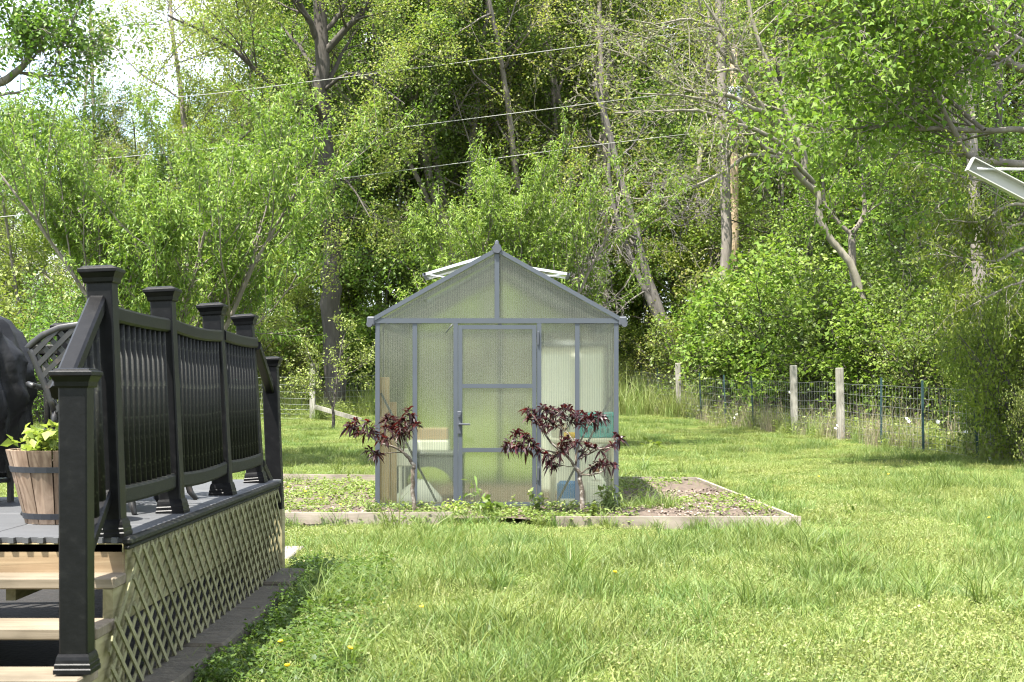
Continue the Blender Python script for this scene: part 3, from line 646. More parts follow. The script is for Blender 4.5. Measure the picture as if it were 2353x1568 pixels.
special("broadleaf_tree", "bright green broad leaved tree filling the upper right corner", 206, [
    ([(2290, 1480), (2180, 1000), (2120, 600), (2080, 250), (2050, -100)], .19, .10, 4, (0, 0)),
    ([(2100, 400), (1882, 320), (1760, 260), (1640, 230), (1520, 190), (1400, 150), (1280, 110), (1200, 100), (1100, 110)], .085, .015, 20, (0, 2)),
    ([(2090, 300), (1882, 200), (1780, 150), (1680, 80), (1560, 0), (1450, -60)], .07, .02, 18, (0, 2)),
    ([(2140, 850), (1882, 760), (1700, 740), (1600, 690), (1560, 600), (1460, 440), (1300, 400), (1200, 380), (1100, 380)], .075, .012, 18, (0, 1.5)),
    ([(2120, 650), (1882, 600), (1700, 600), (1400, 590), (1200, 580), (1000, 600), (860, 570)], .06, .01, 16, (0, 1.5)),
    ([(2060, 0), (1900, -60), (1600, -80), (1300, -60), (1120, -20)], .06, .015, 14, (0, 1.5)), ([(1700, 600), (1560, 480), (1400, 300), (1200, 250), (1100, 240)], .04, .01, 12, (.8, -1))],
    'bark_grey', 'leaf_bright', .092, 25, dict(LIMB, L=1.9, kids=(6, 4), leaves=6, scatter=.14, rmin=.004), tpl='maple', conv=z8, twig_from=.2, droop=.25)
special("drooping_tree", "tree with pale bare hanging twigs at the right edge below the clothesline", 207, [
    ([(2170, 1480), (2120, 1250), (2060, 1000), (2040, 800)], .10, .06, 0, (0, 0)),
    ([(2090, 1120), (1882, 1140), (1760, 1200), (1640, 1190), (1540, 1180)], .035, .008, 10, (0, 1)), ([(2070, 1020), (1882, 945), (1780, 960), (1680, 1020), (1520, 1010)], .035, .008, 10, (0, 1)),
    ([(2050, 900), (1860, 860), (1720, 840), (1560, 800), (1440, 750)], .03, .008, 9, (0, 1)), ([(2080, 1060), (1860, 1030), (1700, 1110), (1560, 1120)], .03, .008, 9, (0, .6)), ([(2080, 1130), (1900, 1280), (1780, 1330), (1600, 1430)], .03, .008, 9, (0, 1.2))],
    'bark_pale', 'leaf_bright', .085, 24, dict(LIMB, L=.9, kids=(4, 3), leaves=6, scatter=.08, rmin=.004, trop=(-.03, -.04, -.05)), tpl='broad', conv=z8, droop=.3)
special("old_tree", "dark crooked limbed tree at the left edge of the photo", 208, [
    ([(-190, 1000), (-160, 620), (-110, 350)], .22, .16, 0, (0, 0)), ([(-110, 350), (-30, 215), (20, 180), (55, 150), (75, 110), (100, 20)], .12, .04, 9, (0, .5)),
    ([(-60, 260), (0, 218), (45, 212), (85, 190), (110, 150)], .04, .012, 9, (0, 1)), ([(-140, 520), (-20, 435), (20, 405), (45, 390)], .07, .02, 8, (0, .6)), ([(-115, 380), (-10, 365), (20, 372), (60, 375)], .04, .02, 8, (0, 1)), ([(40, 165), (110, 175), (150, 90), (180, 20)], .03, .012, 9, (0, 1)), ([(-90, 300), (-60, 100), (0, -60)], .08, .03, 9, (0, 1))],
    'bark_grey', 'leaf_wood', .105, 33, dict(LIMB, L=1.7, kids=(6, 4), leaves=8, scatter=.14))
for px, d, r_, lean, seed, lab in ((1668, 46, .20, -6, 220, "mottled pale trunk just left of the utility pole"), (1750, 56, .24, 14, 221, "grey trunk just right of the utility pole, rising out of the shrubs"), (1395, 54, .13, -8, 222, "thin dark trunk above the right greenhouse eave"),
                           (700, 56, .12, -6, 223, "slim dark trunk just left of the big straight trunk"), (812, 58, .16, 5, 224, "slim straight trunk just right of the big dark trunk"), (2255, 34, .17, -20, 225, "stout grey trunk behind the tip of the clothesline arm"),
                           (790, 55, .07, 8, 226, "thin dark sapling trunk right against the big dark trunk"), (872, 56, .08, -14, 227, "thin leaning trunk midway between the big trunk and the leaning clump"), (915, 54, .06, 5, 228, "thin upright sapling trunk just left of the leaning clump"), (1160, 58, .09, 4, 229, "thin trunk rising straight above the greenhouse ridge"), (1300, 57, .10, -20, 230, "leaning thin trunk behind the right part of the smaller peach tree"), (560, 56, .09, 10, 231, "thin trunk behind the right flank of the large peach tree"), (230, 55, .08, -12, 232, "thin trunk behind the left flank of the large peach tree")):
    special("slender_tree", lab, seed, [([(px, 900), (px + lean * .2, 650), (px + lean, 330), (px + lean * 2, 20), (px + lean * 2.2, -220)], r_, r_ * .6, 7, (0, 0))], 'bark_grey', 'leaf_wood' if seed % 2 else 'leaf_deep', .085, d, dict(LIMB, L=2.4, leaves=9), twig_from=.55)

# ---- peach trees with hanging lance leaves
PEACH = dict(seg=(6, 5, 4, 3), wob=(.06, .10, .10, .12), trop=(.03, .13, .17, .05), kids=(11, 9), start=(.3, .2), ang=((25, 55), (20, 50)), rat=(.52, .5), leaves=64, scatter=.045, rr=.5, rmin=.005, short=.3, taper=.4, along=.45, ldroop=-.12)
def peach(label, seed, px, d, H, spread, nst, keepz=.0, bow=.0):
    t = Tree(seed); X = (px - CX) * d / F; b = Vector((X, d, gz(X, d) - .04))
    t.grow(b, (0, 0, 1), .5, .10, 2, dict(PEACH, kids=(), leaves=1, taper=.85)); t.lp.clear(); t.ld.clear()
    for k in range(nst):
        a = 2 * math.pi * k / nst + t.g.uniform(-.3, .3); s_ = spread * t.g.uniform(.35, 1.1)
        t.grow(b + Vector((0, 0, .45)), (s_ * math.cos(a), s_ * math.sin(a), 1), H * .66 * t.g.uniform(.8, 1.12), .05, 0, PEACH)
    o = thing("peach_tree", label, "tree", b)
    inst("trunk", t.wood_mesh("peach_wood", M['bark_plum'] if False else M['bark_grey'], (7, 5, 4, 3), b, .004), o)
    inst("crown", t.leaf_mesh("peach_leaf", M['leaf_peach'], .095, 'peach', .4, b), o); return o
peach("large round peach tree in full leaf behind the deck railing", 301, 392, 25, 6.8, .78, 11)
peach("smaller peach tree in full leaf behind the greenhouse ridge", 302, 1190, 30, 6.6, .5, 7)
t = special("fruit_tree", "thin young tree with forked dark stem on the lawn left of the greenhouse", 310, [
    ([(766, 992), (766, 960), (765, 935)], .045, .035, 0, (0, 0)), ([(765, 935), (752, 905), (742, 880), (722, 845), (705, 800)], .028, .01, 9, (0, .3)), ([(767, 935), (772, 890), (778, 850), (786, 790), (800, 750)], .028, .01, 9, (0, -.3)), ([(750, 900), (715, 890), (680, 870)], .015, .006, 7, (0, .4)), ([(775, 870), (820, 850), (850, 830)], .015, .006, 7, (0, -.3))],
    'bark_dark', 'leaf_weed', .06, 38, dict(LIMB, L=.7, kids=(4, 3), leaves=8, scatter=.07, rmin=.003), twig_from=.2)

# ---- shrubs along the fence
SHR = [(660, 47.5, .95, 0, "light green shrub behind the far stair post of the deck"), (725, 50, 1.5, 2, "tall shrub behind the wooden corner post of the far fence"), (800, 49, 1.45, 1, "bright broad leaved shrub left of the greenhouse wall"), (585, 48, 1.3, 0, "loose light shrub seen over the back end of the deck railing"), (500, 46, 1.5, 3, "olive green shrub seen between the last two deck posts"), (260, 44, 1.5, 0, "loose shrub seen between the first two deck posts"), (120, 40, 1.5, 2, "shrub seen through the lattice back of the chair"), (20, 42, 1.8, 0, "tall light shrub behind the covered grill"), (850, 51, 1.0, 0, "small light shrub touching the left greenhouse wall"),
       (1440, 52, .7, 2, "low dark shrub at the right greenhouse wall"), (1500, 54, 1.2, 3, "olive shrub behind the foot of the dead tree"), (1590, 47.5, 1.25, 3, "olive shrub just right of the dead tree"), (1640, 45, 1.5, 0, "rounded light shrub below the utility pole"), (1720, 43.5, 1.75, 1, "large broad leaved shrub below the forked slim tree"), (1790, 42, 1.9, 0, "tall light shrub over the nearer pair of wooden fence posts"), (1862, 40, 2.0, 1, "tallest broad leaved shrub behind the pair of wooden fence posts"), (1930, 37.5, 1.5, 2, "dark shrub behind the stoutest wooden fence post"), (2000, 37, 1.8, 0, "light shrub right of the pair of wooden fence posts"), (2060, 34.5, 1.5, 1, "broad leaved shrub over the right stretch of wire"), (2120, 34, 1.3, 2, "dark leaved shrub left of the big hedge"), (2200, 32.5, 1.3, 3, "olive shrub bending over the wire beside the hedge")]
for px, d, h, k, lab in ((735, 53, 1.25, 1, "bright leafy sapling in the gap left of the big dark trunk"), (800, 54.5, 1.5, 0, "pale leafy sapling in the gap right of the big dark trunk"), (865, 52.5, 1.15, 2, "olive leafy sapling above the left greenhouse eave"), (925, 55, 1.6, 1, "bright leafy sapling left of the leaning clump"), (985, 53, 1.2, 0, "pale leafy sapling behind the left roof vent"), (1090, 56, 1.7, 3, "deep green sapling behind the greenhouse ridge cap"), (1460, 56, 1.6, 2, "olive leafy sapling in the dark gap right of the greenhouse")):
    plant_tree("young_tree", UT[k], px, d, h, lab, "tree")
for px, d, h, k, lab in SHR: plant_tree("shrub", SB[k], px, d + (2.0 if px > 1700 else 3.5 if px > 1480 else 1.5), h, lab, "shrub", crown='foliage', stem='stems')
HG = [shrub_meshes("hedge_%d" % k, 180 + k, ('leaf_shrub', 'leaf_bright')[k], .052, 2.2, 17, 26, dict(kids=(11, 6), ang=((30, 90), (30, 80)))) for k in range(2)]
for px, d, h, k, lab in ((2345, 26.6, 1.25, 0, "dense small leaved hedge bush at the end of the fence"), (2420, 25, 1.5, 1, "tallest dense hedge bush at the right edge of the photo"), (2450, 23.0, .75, 0, "low dense hedge bush in front at the right edge"), (2370, 27.9, 1.35, 1, "dark dense hedge bush behind the last blue fence post")):
    plant_tree("hedge_bush", HG[k], px, d, h, lab, "bush", sz=.62, crown='foliage', stem='stems')

# ================================================================== FENCE
fence = thing("wire_fence", "woven wire field fence on wooden and metal posts round the lawn", "fence", (6.7, 36, gz(6.7, 36)))
FP = [(-15.5, 42.5), (-5.76, 44), (1.0, 52), (3.76, 54), (5.05, 46), (5.99, 40.2), (6.68, 36), (7.13, 33), (7.86, 29), (8.18, 26.5), (8.6, 23)]
def wood_post(x, y, h, w=.15, lean=0.):
    b = MB(); b.cbox((-w / 2, -w / 2, -.1), (w / 2, w / 2, h), .012); o = inst("wood_post", b.mesh("wood_post", M['grey_post']), fence, Vector((x, y, gz(x, y))) - fence.location, (0, R(lean), 0)); return o
for x, y, h, l_ in ((-5.76, 44, 1.62, 0), (5.05, 46, 1.62, -1.5), (6.68, 36, 1.62, -1), (7.13, 33, 1.56, -1.3)): wood_post(x, y, h, .155, l_)
b = MB(); b.beam((-5.68, 43.95, gz(-5.7, 44) + .38), (-4.3, 43.6, gz(-4.3, 43.6) + .02), .09, .12); obj("brace_rail", b, M['grey_post'], fence)
tp = MB(); tp.box((0, 0, .62), (.045, .008, 1.5)); tp.box((0, .02, .62), (.008, .04, 1.5)); tpm = tp.mesh("metal_post", M['tpost'])
for px, d, l_ in ((1472, 53.5, 1), (1514, 50, -2), (1612, 44, -2.5), (1668, 41.8, -2.5), (1732, 39.2, -3), (2025, 31, 0), (2122, 29, -1), (2247, 26.4, -3)):
    x = (px - CX) * d / F; inst("metal_post", tpm, fence, Vector((x, d, gz(x, d))) - fence.location, (0, R(l_), 0), (1, 1, 1))
b = MB()
for i in range(len(FP) - 1):
    (x0, y0), (x1, y1) = FP[i], FP[i + 1]; L = math.hypot(x1 - x0, y1 - y0); n = max(2, int(L / .16)); H = 1.22
    P_ = [(x0 + (x1 - x0) * k / n, y0 + (y1 - y0) * k / n) for k in range(n + 1)]
    for hz in (.05, .17, .30, .45, .62, .80, 1.0, H): b.tube([(x, y, gz(x, y) + hz + .012 * math.sin(x * 9 + hz)) for x, y in P_[::3] + ([P_[-1]] if n % 3 else [])], .0038, 3, False)
    for x, y in P_: z = gz(x, y); b.tube([(x, y, z + .05), (x + .01, y, z + .6), (x, y, z + H)], .003, 3, False)
obj("wire_mesh", b, M['wire'], fence)

# ================================================================== POWER LINE
pole = thing("utility_pole", "brown wooden utility pole among the trees right of the dead tree", "utility pole", at(1687, 900, 49))
px_, py_ = pole.location.x, pole.location.y
b = MB(); b.tube([(px_, py_, gz(px_, py_) - .3), (px_, py_, 7), (px_, py_, 14.6)], [.16, .14, .11], 12); obj("shaft", b, M['pole'], pole, True)
b = MB(); b.lathe([(.0, 0), (.26, 0), (.27, .03), (.27, .75), (.20, .84), (0, .85)], (px_ - .05, py_ - .45, 10.1), 14, caps=False); b.box((px_, py_ - .2, 10.4), (.1, .3, .1)); o = obj("transformer", b, M['can'], pole, True)
b = MB(); b.cbox((px_ - 1.1, py_ - .22, 13.0), (px_ + 1.1, py_ - .12, 13.12), .01); obj("crossarm", b, M['pole'], pole)
for lab, pts in (("highest of the three overhead lines crossing in front of the trees", ((-700, 348), (55, 258), (500, 215), (1000, 152), (1440, 93), (1687, 62))), ("middle overhead line, passing above the smaller peach tree", ((-700, 470), (0, 388), (670, 325), (1150, 265), (1410, 232), (1687, 198))), ("lowest overhead line, running behind both peach tree tops", ((-700, 575), (200, 478), (690, 423), (1060, 375), (1400, 330), (1687, 296)))):
    b = MB(); n = len(pts); P_ = [at(p[0], p[1], 36 + (49 - .22 - 36) * (p[0] + 700) / 2387) for p in pts]; b.tube(P_, .011, 5)
    tag(obj("power_line", b, M['cable'], None, True), lab, "cable", "overhead lines to the utility pole")

# ================================================================== CLOTHESLINE
cl = thing("clothesline_post", "white metal clothesline arm reaching in at the right edge", "clothesline", (3.72, 9.0, gz(3.72, 9)))
b = MB(); b.cbox((3.68, 8.96, -.2), (3.76, 9.04, 1.98), .005); obj("post", b, M['white_metal'], cl)
for sgn in (1, -1):
    p0 = Vector((3.72 - sgn * 1.01, 9, 2.515)); p1 = Vector((3.72 - sgn * .02, 9, 2.0)); d = (p1 - p0).normalized(); nz_ = Vector((0, 1, 0)).cross(d) * sgn
    b = MB(); b.beam(p0 + Vector((0, .03, 0)), p1 + Vector((0, .03, 0)), .006, .075, (0, 0, 1))
    up = d.cross(Vector((0, 1, 0))); up = up if up.z > 0 else -up
    for s_ in (1, -1): b.beam(p0 + up * .0405 * s_, p1 + up * .0405 * s_, .06, .006, up)
    b.beam(p0 - d * .005 - up * .043, p0 - d * .005 + up * .043, .062, .008, d); obj("arm", b, M['white_metal'], cl)
b = MB(); b.tube([(2.745, 8.985, 2.488), (3.72, 8.985, 2.480), (4.70, 8.985, 2.488)], .0075, 6); obj("line", b, M['rope'], cl, True)

# ================================================================== DECK
DZ = .575; XE = -1.55                                  # deck height, right edge
deck = thing("deck", "raised wooden deck with black railing, lattice skirt and wooden steps", "deck", (-2.6, 7.6, gz(-2.6, 7.6)))
D0 = deck.location.copy()
LEAN = -2.3                                            # the whole railing leans a little outwards
def lx(x, z): return x + math.tan(R(LEAN)) * (z - DZ)
# floor mats with toothed edges, jointed like planks
tile = MB(); n_t = 10; tw = .60
poly = [(0, .6), (0, 0)]
for k in range(n_t):
    a = tw * k / n_t; bq = tw * (k + .5) / n_t; c_ = tw * (k + 1) / n_t
    poly += [(a + .006, 0), (a + .006, -.03), (bq - .0, -.03), (bq - .0, 0)]
poly += [(tw, 0), (tw, .6)]
poly = poly[1:] + poly[:1]
tile.prism(poly, 0, .022); tile_me = tile.mesh("floor_mat", M['mat'])
plain_tile = MB(); plain_tile.cbox((0, 0, 0), (.597, .597, .022), .004); plain_me = plain_tile.mesh("floor_mat", M['mat'])
for i in range(7):
    for j in range(7):
        x = XE - .02 - .6 * (i + 1); y = 6.2 + .6 * j
        if y > 8.2 and i > 1: continue
        if y + .6 > 10.4: continue
        inst("floor_mat", tile_me if j == 0 else plain_me, deck, Vector((x, y, DZ - .02 + .0015 * ((i + j) % 2))) - D0)
b = MB(); b.cbox((XE - .03, 6.16, DZ - .028), (XE + .012, 10.12, DZ + .004), .009); b.cbox((XE - .02, 6.16, DZ - .045), (XE + .004, 10.12, DZ - .030), .005); obj("edge_trim", b, M['vinyl_dirty'], deck)
b = MB(); b.box((-3.65, 7.4, DZ - .04), (4.14, 2.42, .034)); b.box((-2.17, 9.35, DZ - .04), (1.18, 1.5, .034)); obj("subfloor", b, M['side_wood'], deck)
b = MB(); b.cbox((-5.7, 6.19, .42), (XE - .03, 6.225, DZ - .022), .004); obj("front_fascia", b, M['rim_wood'], deck)
b = MB(); b.cbox((XE - .066, 6.23, DZ - .34), (XE - .028, 10.1, DZ - .047), .004); obj("rim_joist", b, M['side_wood'], deck)
for k in range(8):
    x = XE - .5 - .5 * k; b = MB(); b.box((x, 7.4, DZ - .16), (.04, 2.34, .2)); obj("joist", b, M['side_wood'], deck)
for x in (-3.0, -4.4):
    for y in (6.4, 8.4): b = MB(); b.box((x, y, .1), (.09, .09, .75)); obj("support_post", b, M['side_wood'], deck)
b = MB(); b.box((XE - .06, 6.245, .12), (.035, .035, .83)); obj("corner_stud", b, M['side_wood'], deck)
for x0, x1, y in ((-5.7, -3.3, 8.6), (-2.9, -1.62, 10.14)):  # boards added to keep daylight out from under the deck
    b = MB(); b.cbox((x0, y, -.15), (x1, y + .03, .5), .004); obj("light_block_board", b, M['side_wood'], deck)
b = MB(); b.cbox((-5.73, 6.2, -.15), (-5.70, 8.6, .5), .004); obj("light_block_board", b, M['side_wood'], deck)  # same added light blocker, closing the left side
SX, SY = np.meshgrid(np.linspace(-5.68, -1.60, 9), np.linspace(5.2, 10.1, 12)); six = np.arange(SX.size).reshape(SX.shape)
struct(obj("shade_sheet_under_deck", np_mesh("shade_sheet_under_deck", np.stack([SX.ravel(), SY.ravel(), ground_z(SX, SY).ravel() + .03], -1), np.stack([six[:-1, :-1], six[:-1, 1:], six[1:, 1:], six[1:, :-1]], -1).reshape(-1, 4), None, M['shade_black_soil']), None))  # near-black ground sheet, painting in the shade below deck and treads
# posts
def post_me(name, z0, z1, hw=.0525):
    b = MB(); c = .006; prof = [(hw, z0), (hw, z1)]; s_ = hw
    oct_ = [(-s_ + c, -s_), (s_ - c, -s_), (s_, -s_ + c), (s_, s_ - c), (s_ - c, s_), (-s_ + c, s_), (-s_, s_ - c), (-s_, -s_ + c)]
    b.prism(oct_, z0, z1); return b.mesh(name, M['vinyl'])
cap_b = MB(); cap_b.lathe([(.058, -.072), (.062, -.066), (.064, -.05), (.068, -.043), (.074, -.03), (.079, -.026), (.079, -.014), (.076, -.011), (.066, -.008), (.064, -.003), (.055, 0)], square=True); cap_me = cap_b.mesh("post_cap", M['vinyl'])
base_b = MB(); base_b.lathe([(.069, 0), (.069, .016), (.066, .02), (.066, .034), (.063, .038), (.062, .05), (.059, .062), (.055, .072)], square=True); base_me = base_b.mesh("base_moulding", M['vinyl'])
def rail_post(x, y, z0, z1, base=True, lean=LEAN):
    """x is at deck height"""
    me = post_me("rail_post", 0, z1 - z0 - .05); o = inst("rail_post", me, deck, Vector((lx(x, z0), y, z0)) - D0, (0, R(lean), 0))
    inst("post_cap", cap_me, o, (0, 0, z1 - z0))
    if base: inst("base_moulding", base_me, o, (0, 0, 0))
    return o
XP = XE - .105
PY = [6.26, 7.47, 8.80, 10.02]
for y, dx, dl in zip(PY, (.01, -.008, -.015, -.03), (.1, -.4, -.9, -1.6)): rail_post(XP + dx, y, DZ, 1.685, lean=LEAN + dl)
rail_post(XP + .03, 5.63, .135, 1.255, lean=-.2)                       # newel on the lowest step
rail_post(XP, 10.62, .36, 1.42, False)                # newel of the far stairs
b = MB(); b.cbox((lx(XP, .2) - .05, 10.57, -.12), (lx(XP, .2) + .05, 10.67, .36), .006); obj("stair_stud", b, M['side_wood'], deck)
rail_post(-2.43, 8.47, DZ, 1.555)                     # low railing at the back
rail_post(-4.1, 8.47, DZ, 1.555)
# rails and balusters
bal = MB(); bal.tube([(0, 0, 0), (0, 0, .74)], .017, 8); bal_me = bal.mesh("baluster", M['vinyl_dirty'], True)
def sagged(x0, y0, z0, x1, y1, z1, sag, n=8): return [(x0 + (x1 - x0) * t, y0 + (y1 - y0) * t, z0 + (z1 - z0) * t - sag * 4 * t * (1 - t)) for t in [k / n for k in range(n + 1)]]
for k in range(3):
    y0 = PY[k] + .05; y1 = PY[k + 1] - .05; sg = (.006, .015, .009)[k]
    top = sagged(lx(XP, 1.5), y0, 1.50, lx(XP, 1.5), y1, 1.495, sg); bot = sagged(lx(XP, .73), y0, .735, lx(XP, .73), y1, .735, sg)
    b = MB(); b.strip(top, .062, .066); obj("top_rail", b, M['vinyl'], deck)
    b = MB(); b.strip(bot, .052, .075); obj("bottom_rail", b, M['vinyl_dirty'], deck)
    n = round((y1 - y0) / .098)
    for j in range(n):
        t = (j + .7) / (n + .4); sagz = sg * 4 * t * (1 - t)
        inst("baluster", bal_me, deck, Vector((lx(XP, .74), y0 + (y1 - y0) * t, .75 - sagz)) - D0, (0, R(LEAN), 0))
# sloping rails of the near steps and of the far steps
b = MB(); b.strip([(lx(XP, 1.16), 5.66, 1.165), (lx(XP, 1.5), 6.22, 1.535)], .072, .06); obj("stair_rail", b, M['vinyl'], deck)
b = MB(); b.strip([(lx(XP, .42), 5.66, .40), (lx(XP, .75), 6.22, .745)], .055, .055); obj("stair_rail", b, M['vinyl'], deck)
for t in (.2, .37, .54, .71, .88):
    inst("baluster", bal_me, deck, Vector((lx(XP, .6), 5.66 + .56 * t, .42 + .345 * t)) - D0, (0, R(LEAN), 0))
b = MB(); b.strip([(lx(XP, 1.48), 10.06, 1.48), (lx(XP, 1.2), 10.58, 1.19)], .062, .06); obj("stair_rail", b, M['vinyl'], deck)
b = MB(); b.strip([(lx(XP, .7), 10.06, .70), (lx(XP, .5), 10.58, .47)], .052, .06); obj("stair_rail", b, M['vinyl'], deck)
for x0, x1 in ((-4.1, -2.43), (-5.7, -4.1)):
    for z, nm, h in ((1.405, "top_rail", .06), (.70, "bottom_rail", .065)):
        b = MB(); b.strip([(x0 + .05 + lx(0, z), 8.47, z), (x1 - .05 + lx(0, z), 8.47, z)], .06, h); obj(nm, b, M['vinyl_dirty'], deck)
    n = 14
    for j in range(n):
        inst("baluster", bal_me, deck, Vector((lx(x0 + .06 + (x1 - x0 - .12) * (j + .7) / (n + .4), .7), 8.47, .70)) - D0, (0, R(LEAN), 0), (1, 1, .93))
# lattice skirt: two layers of crossing slats
def clip(p, q, inside):
    ts = [t / 200 for t in range(201) if inside(p[0] + (q[0] - p[0]) * t / 200, p[1] + (q[1] - p[1]) * t / 200)]
    if len(ts) < 4: return None
    return [(p[0] + (q[0] - p[0]) * t, p[1] + (q[1] - p[1]) * t) for t in (ts[0], ts[-1])]
def lat_in(y, z):
    top = DZ - .047 if y > 6.2 else .29
    return 5.86 < y < 10.12 and -.13 < z < top
for layer, sgn, x in ((0, 1, XE + .002), (1, -1, XE + .0095)):
    y = 4.0
    while y < 11.8:
        yy = y + random.uniform(-.008, .008); c = clip((yy, -.2), (yy + sgn * .9 / .74, .7), lat_in)
        if c:
            (ya, za), (yb, zb) = c; dx = random.uniform(-.002, .002); b = MB(); p0 = Vector((x + dx, ya, za)); p1 = Vector((x - dx, yb, zb))
            b.beam(p0, p1, .0065, .023, (0, 0, 1)); obj("lattice_slat", b, M['lattice'], deck)
        y += .152
# steps
for zf, yf in ((.435, 6.0), (.275, 5.75), (.128, 5.5)):
    b = MB(); b.cbox((-5.2, yf, zf - .045), (-1.566, yf + (.19 if zf > .4 else .27), zf), .006); obj("stair_tread", b, M['tread'], deck)
for x in (-1.592, -3.4):
    b = MB()
    b.add([(x - .02, 5.55, -.2), (x - .02, 6.18, -.2), (x - .02, 6.18, .39), (x - .02, 6.0, .39), (x - .02, 6.0, .23), (x - .02, 5.75, .23), (x - .02, 5.75, .083), (x - .02, 5.55, .083)] + [(x + .02, 5.55, -.2), (x + .02, 6.18, -.2), (x + .02, 6.18, .39), (x + .02, 6.0, .39), (x + .02, 6.0, .23), (x + .02, 5.75, .23), (x + .02, 5.75, .083), (x + .02, 5.55, .083)],
        [(0, 7, 6, 5, 4, 3, 2, 1), (8, 9, 10, 11, 12, 13, 14, 15)] + [(i, (i + 1) % 8, 8 + (i + 1) % 8, 8 + i) for i in range(8)])
    obj("stringer", b, M['side_wood'], deck)
# edging stones along the skirt, slab at the far stairs
y = 6.3; k = 1
while y < 10.2:
    L = random.uniform(.9, 1.25); x0 = XE + .03 + random.uniform(-.01, .01); z = gz(-1.5, y)
    b = MB(); b.cbox((x0 - .10, y, z - .1), (x0 + .135 + random.uniform(-.01, .015), min(y + L - .012, 10.2) if k < 4 else 10.2, z + .10 + random.uniform(-.008, .008)), .014)
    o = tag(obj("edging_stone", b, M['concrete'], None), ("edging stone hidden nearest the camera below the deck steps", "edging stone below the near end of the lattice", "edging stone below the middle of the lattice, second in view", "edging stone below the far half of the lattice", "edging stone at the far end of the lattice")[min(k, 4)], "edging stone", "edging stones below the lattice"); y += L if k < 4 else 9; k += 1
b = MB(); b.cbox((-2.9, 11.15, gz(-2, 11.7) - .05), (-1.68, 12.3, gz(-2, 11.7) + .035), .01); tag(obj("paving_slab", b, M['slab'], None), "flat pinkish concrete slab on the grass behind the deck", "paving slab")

# ---- things on the deck
pl = thing("barrel_planter", "weathered wooden tub with two dark iron hoops on the deck", "planter", (-2.05, 6.93, DZ + .004)); N = 13
for k in range(N):
    b = MB(); a0 = 2 * math.pi * (k + .03) / N; a1 = 2 * math.pi * (k + .97) / N; r0, r1, h = .158, .243, .33; th = .02; vs = []
    for rr, z in ((r0, 0), (r1, h)):
        for q in (rr, rr - th):
            for a in (a0, (a0 + a1) / 2, a1): vs.append((q * math.cos(a) * (1.0), q * math.sin(a), z))
    b.add(vs, [(0, 1, 7, 6), (1, 2, 8, 7), (4, 3, 9, 10), (5, 4, 10, 11), (3, 0, 6, 9), (2, 5, 11, 8), (6, 7, 10, 9), (7, 8, 11, 10), (0, 3, 4, 1), (1, 4, 5, 2)])
    obj("stave", b, M['stave'], pl, local=True)
for z, hh in ((.022, .026), (.232, .026)):
    b = MB(); f = lambda q: .158 + (.243 - .158) * q / .33 + .004; b.lathe([(f(z) - .004, z), (f(z), z), (f(z + hh), z + hh), (f(z + hh) - .004, z + hh)], n=26, caps=False); obj("hoop", b, M['hoop'], pl, local=True)
b = MB(); b.lathe([(.001, .285), (.21, .285), (.001, .295)], n=16, caps=False); obj("potting_soil", b, M['soil'], pl, local=True)
def leafy(name, label, cat, loc, stems, h, spread, n_leaf, size, mat, tpl, seed, droop=.2, group=None, r=.003):
    t = Tree(seed); loc = Vector(loc)
    for k in range(stems):
        a = t.g.uniform(0, 6.28); s_ = spread * math.sqrt(t.g.random()); rr = t.g.uniform(0, 1) * spread * h * .3
        t.grow(loc + Vector((rr * math.cos(a), rr * math.sin(a), 0)), (s_ * math.cos(a), s_ * math.sin(a), 1), h * t.g.uniform(.6, 1.1), r, 0, dict(seg=(4,), wob=(.12,), trop=(.02,), kids=(), start=(), ang=(), rat=(), leaves=n_leaf, scatter=size * .25, taper=.4, along=.25, ldroop=-.05))
    o = thing(name, label, cat, loc, group); inst("stem", t.wood_mesh(name + "_stem", M['leaf_weed'], (4,), loc), o); inst("foliage", t.leaf_mesh(name + "_leaf", mat, size, tpl, droop, loc), o); return o
leafy("potted_plant", "lime green leafy plant growing in the wooden tub", "plant", (-2.05, 6.93, DZ + .30), 75, .15, 1.9, 12, .055, M['leaf_lime'], 'oval', 401, .3)
leafy("deck_plant", "tall loose light green plant behind the wooden tub", "plant", (-2.05, 7.9, DZ + .02), 12, .62, .35, 30, .06, M['leaf_weed'], 'lance', 402, .3)
# covered grill: a draped cover over a cart
gr = thing("covered_grill", "barbecue grill under a creased black fabric cover at the left edge", "grill", (-3.2, 8.0, DZ + .004))
T_ = 130; Z_ = 60; vs = []; fs = []; n1_ = VNoise(77)
for j in range(Z_):
    z = j / (Z_ - 1)
    prof = [(0, .60), (.12, .605), (.30, .64), (.48, .655), (.62, .645), (.74, .62), (.84, .58), (.92, .52), (.97, .43), (1.0, .20)]
    rx = np.interp(z, [p[0] for p in prof], [p[1] for p in prof]); ry = .30 * (rx / .62) ** .6
    for i in range(T_):
        a = 2 * math.pi * i / T_; ca, sa = math.cos(a), math.sin(a); e = .62
        x = rx * math.copysign(abs(ca) ** e, ca); y_ = ry * math.copysign(abs(sa) ** e, sa)
        f = 1 + (.12 * (n1_(i * .18, z * 5.0 + .06 * i) - .5) - .05 * abs(math.sin(i * .62 + z * 4.2 + 3 * n1_(z * 3, i * .1))) ** .5 - .035 * abs(math.sin(i * .41 - z * 9.0 + 2 * n1_(z * 5, i * .2))) ** .6 + .05) * (1 if z < .96 else .3)
        vs.append((x * f, y_ * f, .17 + .875 * z + .02 * n1_(i * .5, 9) * (z < .05)))
for j in range(Z_ - 1):
    for i in range(T_): i2 = (i + 1) % T_; fs.append((j * T_ + i, j * T_ + i2, (j + 1) * T_ + i2, (j + 1) * T_ + i))
